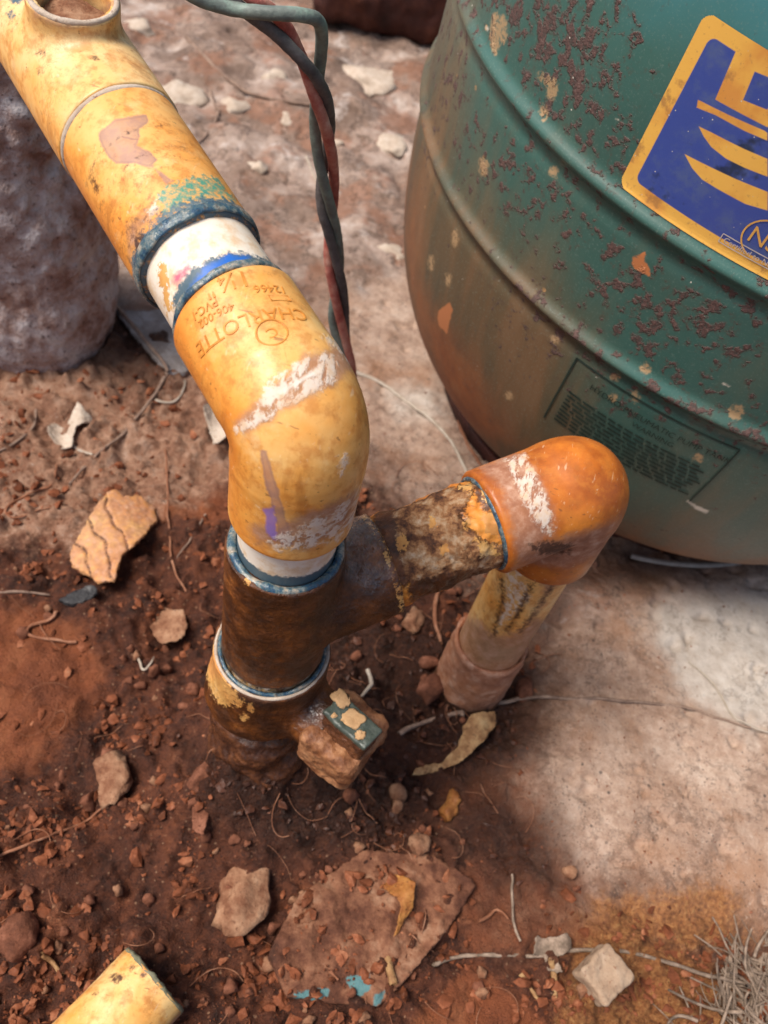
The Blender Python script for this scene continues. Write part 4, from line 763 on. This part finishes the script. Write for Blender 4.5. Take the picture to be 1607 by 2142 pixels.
# pipe offcut in the lower left corner
oa = on_ground(325, 2058, .012); ob = on_ground(180, 2215, .012); od = nrm(ob - oa); od = nrm(od * (1, 1, .3))
V, F, N = revolve(oa, od, dens([(.0, .0185), (.0, .0222), (.11, .0222), (.11, .0185), (.0, .0185)]), 120)
V += N * (.0004 * fbm(V * 120, 3, 12))[:, None]
oc = empty('pipe_offcut', tuple(oa), 'cut end of ochre plastic pipe half buried in red soil', 'pipe offcut'); part('pipe_body', V, F, M['pvc'], oc, {'tone': .24 + .12 * fbm(V * 60, 3, 4), 'dust': np.clip(.62 - (V[:, 2] - oa[2]) / .03, 0, .9), 'grime': marks(V, N, [circle(246, 2046, 15, 9), circle(276, 2024, 5), circle(300, 2040, 5), circle(200, 2080, 5)], 30)})
Vr, Fr, Nr = revolve(oa, od, [(-.0006, .0188), (-.0012, .0205), (-.0006, .0221), (.0012, .0224), (.0012, .0186)], 120); Vr += .0006 * fbm(Vr * 300, 3, 3)[:, None]; part('cut_rim', Vr, Fr, M['rim'], oc)
# square tan chip
bc = on_ground(1258, 2040); ba, bb = nrm((.62, .78, .0)), nrm((-.78, .62, .12)); bn = np.cross(ba, bb)
V, F, N = surfnet(lambda P: boxsdf(P, bc + Z * .005, (ba, bb, bn), (.0125, .0115, .0075), .0018) + .0011 * fbm(P * 130, 3, 8), *bbox(bc, pad=.026), .0009)
thing('brick_chip', V, F, M['block'], 'square tan brick chip resting on ochre sand', 'brick chip')
# painted board under the soil
BOARD = [(996, 1852), (930, 1955), (862, 2035), (790, 2108), (700, 2100), (600, 2085), (560, 2000), (620, 1880), (760, 1780), (900, 1790)]
BOARD_Z = float(np.median([on_ground(*q)[2] for q in BOARD]) + .0012 + .0042)
plate('painted_board', BOARD, .007, 'slab', 'soil-covered board with patches of teal paint along its broken edge', 'board', lift=.0012, h=.0014, seed=9, jag=.0006,
      attrs=lambda V, N: {'paint': marks(V, N, [[(722, 2045), (770, 2035), (772, 2070), (740, 2090)], [(785, 2080), (812, 2068), (800, 2092), (782, 2108)], [(605, 2078), (650, 2072), (690, 2065), (690, 2085), (620, 2100)]], 30)}, relief=lambda q: .0030 * np.maximum(fbm(np.c_[q * 80, q[:, 0] * 0], 4, 77), -.3))
rock('stone', 508, 1868, 118, 130, .007, 'stone', 'large pale pitted stone embedded in red soil below the valve', seed=31, cuts=12, rough=.25, depth=(.6, .9))
rock('stone', 240, 1632, 96, 92, .006, 'stone', 'tan crumbly stone on red soil left of the buried fitting', seed=32, cuts=9, rough=.25)
rock('stone', 422, 1632, 56, 58, .007, 'redstone', 'angular reddish stone chip beside the muddy collar', seed=33, cuts=9)
plate('bark_flake', [(402, 1690), (412, 1668), (438, 1668), (450, 1684), (438, 1700), (428, 1748), (402, 1738)], .0016, 'redstone', 'thin pinkish-brown flake lying in red soil', 'flake', lift=.003, seed=6)
plate('leaf_scrap', [(308, 1300), (330, 1262), (385, 1282), (392, 1320), (372, 1350), (335, 1345)], .0012, 'stone', 'tan crumpled leaf scrap on soil left of the muddy tee', 'leaf', lift=.006, curl=lambda q: .004 * np.sin(q[:, 0] * 160), h=.00062, seed=8)
plate('slab', [(238, 650), (300, 655), (395, 640), (470, 720), (398, 780), (352, 788)], .005, 'slate', 'flat grey stone slab on soil beside the post', 'stone slab', lift=.003, h=.0016, seed=12)
plate('paint_flake', [(425, 870), (450, 845), (470, 868), (486, 895), (470, 926), (448, 930)], .0011, 'flake', 'pale thin flake beside the foot of the yellow elbow', 'flake', lift=.004, curl=lambda q: 2.5 * q[:, 0] ** 2 * 20, h=.00062, seed=15)
plate('leaf_scrap', [(96, 905), (112, 880), (140, 890), (162, 850), (190, 870), (195, 885), (160, 900), (150, 935), (128, 930)], .0012, 'flake', 'pale curled leaf scrap among thin roots near the post', 'leaf', lift=.005, curl=lambda q: .005 * np.sin(q[:, 0] * 180 + q[:, 1] * 90), h=.00062, seed=17)
plate('charred_scrap', [(124, 1258), (150, 1240), (200, 1225), (205, 1245), (178, 1262), (150, 1268)], .004, 'charred', 'small black charred scrap on red soil', 'scrap', lift=.003, seed=19)
plate('dry_leaf', [(870, 1600), (868, 1618), (905, 1608), (960, 1596), (985, 1580), (1015, 1545), (1033, 1525), (1030, 1500), (985, 1503), (968, 1520), (960, 1560), (930, 1585)], .0010, 'leaf', 'curled dry tan leaf lying by the buried riser', 'leaf', lift=.010, curl=lambda q: .010 * np.clip((q @ nrm((.6, .8))) * 30, -1, 1) + .003 * np.sin(q[:, 0] * 200), h=.00062, seed=21)
plate('curled_leaf', [(762, 1842), (800, 1822), (818, 1802), (840, 1828), (865, 1850), (862, 1905), (822, 1962), (836, 1900), (800, 1850), (770, 1856)], .0010, 'rustleaf', 'curled rust-brown leaf on the soil-covered board', 'leaf', lift=.011, curl=lambda q: .006 * np.sin((q @ nrm((.8, -.6))) * 170), h=.00062, seed=23)
rock('stone', 895, 1458, 66, 60, .010, 'redstone', 'dusty brown stone lying against the buried riser socket', seed=41)
rock('stone', 1092, 1450, 40, 44, .008, 'redstone', 'round brown pebble where the root meets the concrete', seed=42, cuts=3)
rock('stone', 862, 1300, 44, 52, .007, 'stone', 'pale crumbly lump on soil between the two risers', seed=43, rough=.35)
rock('stone', 940, 1690, 44, 52, .008, 'rustleaf', 'small orange crumb on dark wet soil', seed=44, rough=.3)
rock('stone', 875, 1765, 46, 44, .008, 'stone', 'pale knobbly lump near the top of the soil-covered board', seed=45, rough=.3)
rock('stone', 640, 1925, 44, 60, .009, 'stone', 'pale upright chip on soil beside the large pitted stone', seed=46, rough=.25)
rock('stone', 40, 1965, 80, 90, .010, 'redstone', 'rounded rusty clod above the pipe offcut', seed=47, rough=.2, cuts=3)
for k, (px, py, a, b) in enumerate([(785, 160, 130, 120), (380, 190, 100, 70), (600, 245, 44, 40), (545, 350, 54, 40), (485, 215, 70, 56), (700, 300, 60, 44), (830, 300, 80, 66), (580, 150, 66, 50), (300, 60, 80, 60), (820, 520, 70, 50)]):
    rock('stone', px, py, a, b, .009 if a < 100 else .012, 'flake', 'low pale lump set in the crust behind the twisted wires' if k else 'large white stone behind the twisted wires', group='lumps set in the crust' if k else None, seed=60 + k, sink=.70, rough=.30)

# roots and twigs
twig([(835, 1535), (880, 1512), (960, 1492), (1040, 1475), (1110, 1458), (1180, 1462), (1260, 1464), (1340, 1472), (1430, 1478), (1510, 1508), (1560, 1530)], .0018, .0008, 'twig', 'long thin brown root crossing from dark soil onto pale concrete', seed=1)
twig([(742, 780), (800, 810), (860, 848), (915, 890), (950, 935), (972, 985), (1000, 1040)], .0017, .0015, 'paleroot', 'pale root curving over concrete towards the branch pipe', seed=2)
twig([(945, 780), (950, 830), (958, 890), (978, 930), (1000, 965), (1020, 1000)], .0016, .0014, 'redroot', 'orange-brown root running under the edge of the tank', seed=3)
twig([(1005, 870, .01), (1020, 910, .01), (1035, 950, .01), (1050, 990, .01)], .0016, .0016, 'paleroot', 'short pale root tucked below the tank', seed=33)
twig([(925, 1205), (915, 1240), (908, 1280), (912, 1320), (922, 1350)], .0019, .0012, 'redroot', 'short reddish root standing beside the riser', seed=4)
twig([(940, 1440), (958, 1468), (968, 1492), (966, 1500)], .0022, .0014, 'twig', 'stubby brown root forking off at the riser foot', seed=5)
twig([(765, 1420, .01), (775, 1440, .012), (770, 1452, .01), (755, 1462, .004)], .0018, .001, 'paleroot', 'small pale hooked root behind the valve', seed=34)
twig([(240, 652, .008), (275, 690, .008), (310, 730, .007), (345, 778, .005), (352, 790, .003)], .0017, .0014, 'twig', 'straight grey twig along the edge of the flat slab', 'twig', seed=6)
twig([(350, 788), (325, 830), (290, 870), (260, 905), (215, 945), (175, 985), (145, 1015)], .0016, .0010, 'twig', 'straight brown root slanting from the slab across soil', seed=7)
twig([(325, 838), (350, 848), (375, 838), (388, 815), (388, 800)], .0011, .0008, 'paleroot', 'pale hooked rootlet below the flat slab', seed=8)
twig([(78, 860), (70, 890), (40, 915), (0, 935), (-30, 950)], .0013, .0010, 'twig', 'thin grey root leaving the curled leaf scrap', seed=9)
twig([(190, 880), (155, 890), (145, 925), (165, 945), (195, 955)], .0014, .0009, 'paleroot', 'pale bent rootlet beside the curled leaf scrap', seed=10)
twig([(120, 980), (110, 1010), (85, 1030), (30, 1050), (5, 1075), (30, 1090), (75, 1072), (110, 1062)], .0011, .0007, 'redroot', 'looping thin root on reddish ground left of the shard', seed=11)
twig([(118, 1275), (115, 1295), (80, 1305), (60, 1315), (58, 1330), (90, 1340), (160, 1345)], .0013, .0011, 'redroot', 'hooked orange root on smooth red clay', seed=12)
twig([(-10, 1236), (40, 1240), (105, 1248)], .0013, .0008, 'twig', 'short straight grey twig on red soil by the charred scrap', 'twig', seed=13)
twig([(350, 880), (345, 940), (352, 1010), (350, 1080), (358, 1150), (360, 1190), (390, 1240)], .0008, .0008, 'redroot', 'thin dark root running down beside the shard', seed=14)
twig([(430, 1080), (400, 1120), (370, 1170)], .0008, .0006, 'twig', 'thin twig crossing the dark root beside the tee', 'twig', seed=15)
twig([(288, 1375), (300, 1412), (322, 1375)], .0009, .0007, 'paleroot', 'tiny pale forked rootlet on red soil', seed=16)
twig([(635, 1970), (655, 1995), (690, 2030), (706, 2052)], .0014, .0008, 'redroot', 'reddish twig lying across the soil-covered board', 'twig', seed=17)
twig([(808, 1998), (815, 2030), (822, 2062)], .0026, .0022, 'leaf', 'thick tan stick end on the board edge', 'twig', seed=18)
twig([(905, 2020), (960, 2000), (1030, 1996), (1130, 2004), (1200, 1988), (1262, 1984), (1340, 1995), (1420, 2020), (1490, 2045), (1560, 2062)], .0012, .0012, 'straw', 'long pale straw stem crossing the ochre sand', 'straw', seed=19)
twig([(1068, 1830), (1072, 1880), (1072, 1940), (1088, 1970)], .0009, .0007, 'straw', 'bent thin straw on dark clay', 'straw', seed=20)
twig([(1000, 1925), (1020, 1918), (1035, 1900), (1055, 1912), (1062, 1925)], .0011, .0007, 'redroot', 'small arched reddish root on dark clay', seed=21)
twig([(1088, 2040), (1110, 2070), (1135, 2105)], .0018, .0012, 'leaf', 'broken tan stick lying on ochre soil', 'twig', seed=22)
twig([(1155, 2005), (1158, 2050), (1160, 2085)], .0022, .0013, 'leaf', 'stubby pale stick beside the square chip', 'twig', seed=23)
twig([(1440, 1385), (1500, 1440), (1525, 1500), (1560, 1525), (1620, 1540)], .0008, .0006, 'paleroot', 'very thin pale root on whitish concrete', seed=24)
twig([(390, 80), (440, 130), (490, 185), (530, 205), (600, 215), (680, 225)], .0026, .0016, 'twig', 'dark grey root across the rubble behind the wires', seed=25)
twig([(440, 190), (450, 225), (462, 240), (430, 290), (415, 300)], .0014, .0010, 'twig', 'crooked thin root in the rubble behind the coupling', seed=26)
twig([(640, 330), (660, 380), (690, 440)], .0012, .0010, 'paleroot', 'thin pale root in the rubble under the wires', seed=27)
twig([(0, 1790), (60, 1770), (130, 1740), (180, 1715), (215, 1690)], .0010, .0007, 'redroot', 'fine tan root across the lower red soil', seed=28)
twig([(85, 1995), (110, 2015), (130, 2040)], .0014, .0011, 'leaf', 'short tan stick on soil above the offcut', 'twig', seed=29)
plate('leaf_scrap', [(1115, 2000), (1125, 1955), (1150, 1960), (1185, 1955), (1195, 1985), (1165, 2005), (1175, 2040), (1150, 2030), (1140, 2000)], .0010, 'straw', 'pale shredded leaf scrap beside the straw stem', 'leaf', lift=.004, curl=lambda q: .003 * np.sin(q[:, 0] * 260), h=.00062, seed=27)

# tangle of dry straw at the right edge
rg = np.random.default_rng(11); Vs, Fs, b0 = [], [], 0
for k in range(120):
    px, py = 1570 + rg.normal() * 60, 2085 + rg.normal() * 55
    if px + py < 3540: continue
    p = on_ground(px, py, .002); a0 = rg.normal(2.2, .75); ln = rg.uniform(.012, .05); d0 = np.array([math.cos(a0), math.sin(a0), rg.uniform(-.1, .45)]); bend = rg.normal(size=3) * .9
    P = [p + d0 * ln * t_ + bend * ln * t_ * t_ * .6 for t_ in np.linspace(-.4, .6, 5)]
    for q in P: q[2] = max(q[2], gz_at(q[0], q[1]) + .001)
    V, F = tube(P, np.linspace(.0007, .0004, 5) * rg.uniform(.6, 2.0), 5, 1); Vs.append(V); Fs.append(F + b0); b0 += len(V)
thing('straw_tangle', np.vstack(Vs), np.vstack(Fs), M['straw'], 'tangled clump of grey dry straw at the edge of the concrete', 'straw', kind='stuff')

# crumbs of soil and grit
def scatter(n, smin_, smax_, seed, dens_fn, sub_=1, flat=.7):
    rg = np.random.default_rng(seed); px = rg.uniform(-60, 1670, n); py = rg.uniform(480, 2230, n)
    W = np.array([G(a, b) for a, b in zip(px, py)]); m_ = ground_masks(W[:, :2]); keep = rg.random(n) < dens_fn(m_, px, py); W = W[keep]; zz = gheight(W[:, :2]); bd = polysdf(np.c_[px, py][keep], BOARD); zz = np.where(bd > 4, np.maximum(zz, BOARD_Z), zz)
    Vi, Fi = ICO[sub_]; S = smin_ * (smax_ / smin_) ** (rg.random(len(W)) ** 3.4); out = []
    var = [rockV(seed + k, sub_, 6, .45, (.35, .8))[0] * (1, 1, (.28, .6, 1.)[k % 3]) for k in range(12)]
    for k, (p, s_, z_) in enumerate(zip(W, S, zz)):
        a = rg.uniform(0, 6.28); c, s2 = math.cos(a), math.sin(a); v = var[k % 12] * (s_, s_ * rg.uniform(.5, 1), s_ * flat)
        t_ = rg.normal() * .5; v = np.c_[v[:, 0], v[:, 1] * math.cos(t_) - v[:, 2] * math.sin(t_), v[:, 1] * math.sin(t_) + v[:, 2] * math.cos(t_)]
        out.append(np.c_[v[:, 0] * c - v[:, 1] * s2, v[:, 0] * s2 + v[:, 1] * c, v[:, 2]] + (p[0], p[1], z_ + s_ * .15))
    nvv = len(Vi); F = np.concatenate([Fi + k * nvv for k in range(len(out))]); return np.vstack(out), F
soilness = lambda m_: np.clip((.58 - m_['conc']) * 5, 0, 1) * np.clip((.8 - m_['clay']) * 2, .34, 1)
patch = lambda x, y: np.clip(.42 + 1.0 * vnoise(np.c_[x, y, x * 0] / 80, 3), .05, 1) * np.where((polysdf(np.c_[x, y], BOARD) > -8) & (polysdf(np.c_[x, y], BOARD) < 34) & (x > 700), .12, 1)
V, F = scatter(46000, .0004, .0060, 5, lambda m_, x, y: soilness(m_) * patch(x, y) * np.clip((.62 - m_['damp_shade']) * 4, 0, 1))
thing('soil_crumbs', V, F, M['crumb'], 'loose crumbs of red soil strewn over the ground', 'soil', kind='stuff', smooth=False)
V, F = scatter(46000, .0004, .0050, 15, lambda m_, x, y: soilness(m_) * np.clip(patch(x, y) + .2, 0, 1) * np.clip((m_['damp_shade'] - .42) * 4, 0, 1))  # dark crumbs follow the wet and painted-shade ground
thing('damp_shaded_soil_crumbs', V, F, M['damp_shade_crumb'], 'dark crumbs of wet, shade-tinted soil around the foot of the pipe', 'soil', kind='stuff', smooth=False)
V, F = scatter(7000, .0003, .0016, 6, lambda m_, x, y: np.clip((m_['conc'] - .4) * 4, 0, 1) * .8)
thing('grit', V, F, M['redstone'], 'dark grit scattered over the pale concrete', 'grit', kind='stuff', smooth=False)
rg = np.random.default_rng(21); k = 0
while k < 130:
    px, py = rg.uniform(0, 1240), rg.uniform(1180, 2140)
    p = G(px, py); m_ = ground_masks(p[None, :2])
    if rg.random() > soilness(m_)[0] or np.hypot(p[0] - XL, p[1] - YL) < .045: continue
    sz = rg.uniform(14, 40) * (.7 if rg.random() < .6 else 1.0); light = rg.random() < .3
    rock('clod', px, py, sz, sz * rg.uniform(.7, 1.1), sz * .00022, 'stone' if light else 'redstone', 'small pale tan clod lying loose in the red soil' if light else 'small dark red clod lying loose in the red soil', 'clod', 'pale clods in the soil' if light else 'red clods in the soil', seed=200 + k, rz=rg.uniform(0, 6), sink=.48, rough=.35, sub_=2); k += 1
# fine rootlets matted into the soil
Vs, Fs, b0 = [], [], 0
for k in range(110):
    px, py = (rg.uniform(560, 1150), rg.uniform(1330, 1800)) if rg.random() < .5 else (rg.uniform(0, 1100), rg.uniform(850, 2140))
    p0 = G(px, py); a = rg.uniform(0, 6.28); ln = rg.uniform(.008, .03); cv = rg.normal() * 1.6
    P = []
    for t_ in np.linspace(0, 1, 6):
        q = p0[:2] + ln * t_ * np.array([math.cos(a + cv * t_), math.sin(a + cv * t_)]); P.append((q[0], q[1], gz_at(*q) + .0012 + .002 * math.sin(3.1 * t_)))
    V, F = tube(P, .00024 * rg.uniform(.7, 1.6), 4, 1); Vs.append(V); Fs.append(F + b0); b0 += len(V)
thing('rootlets', np.vstack(Vs), np.vstack(Fs), M['redroot'], 'fine hair-like rootlets matted into the soil', 'roots', kind='stuff')
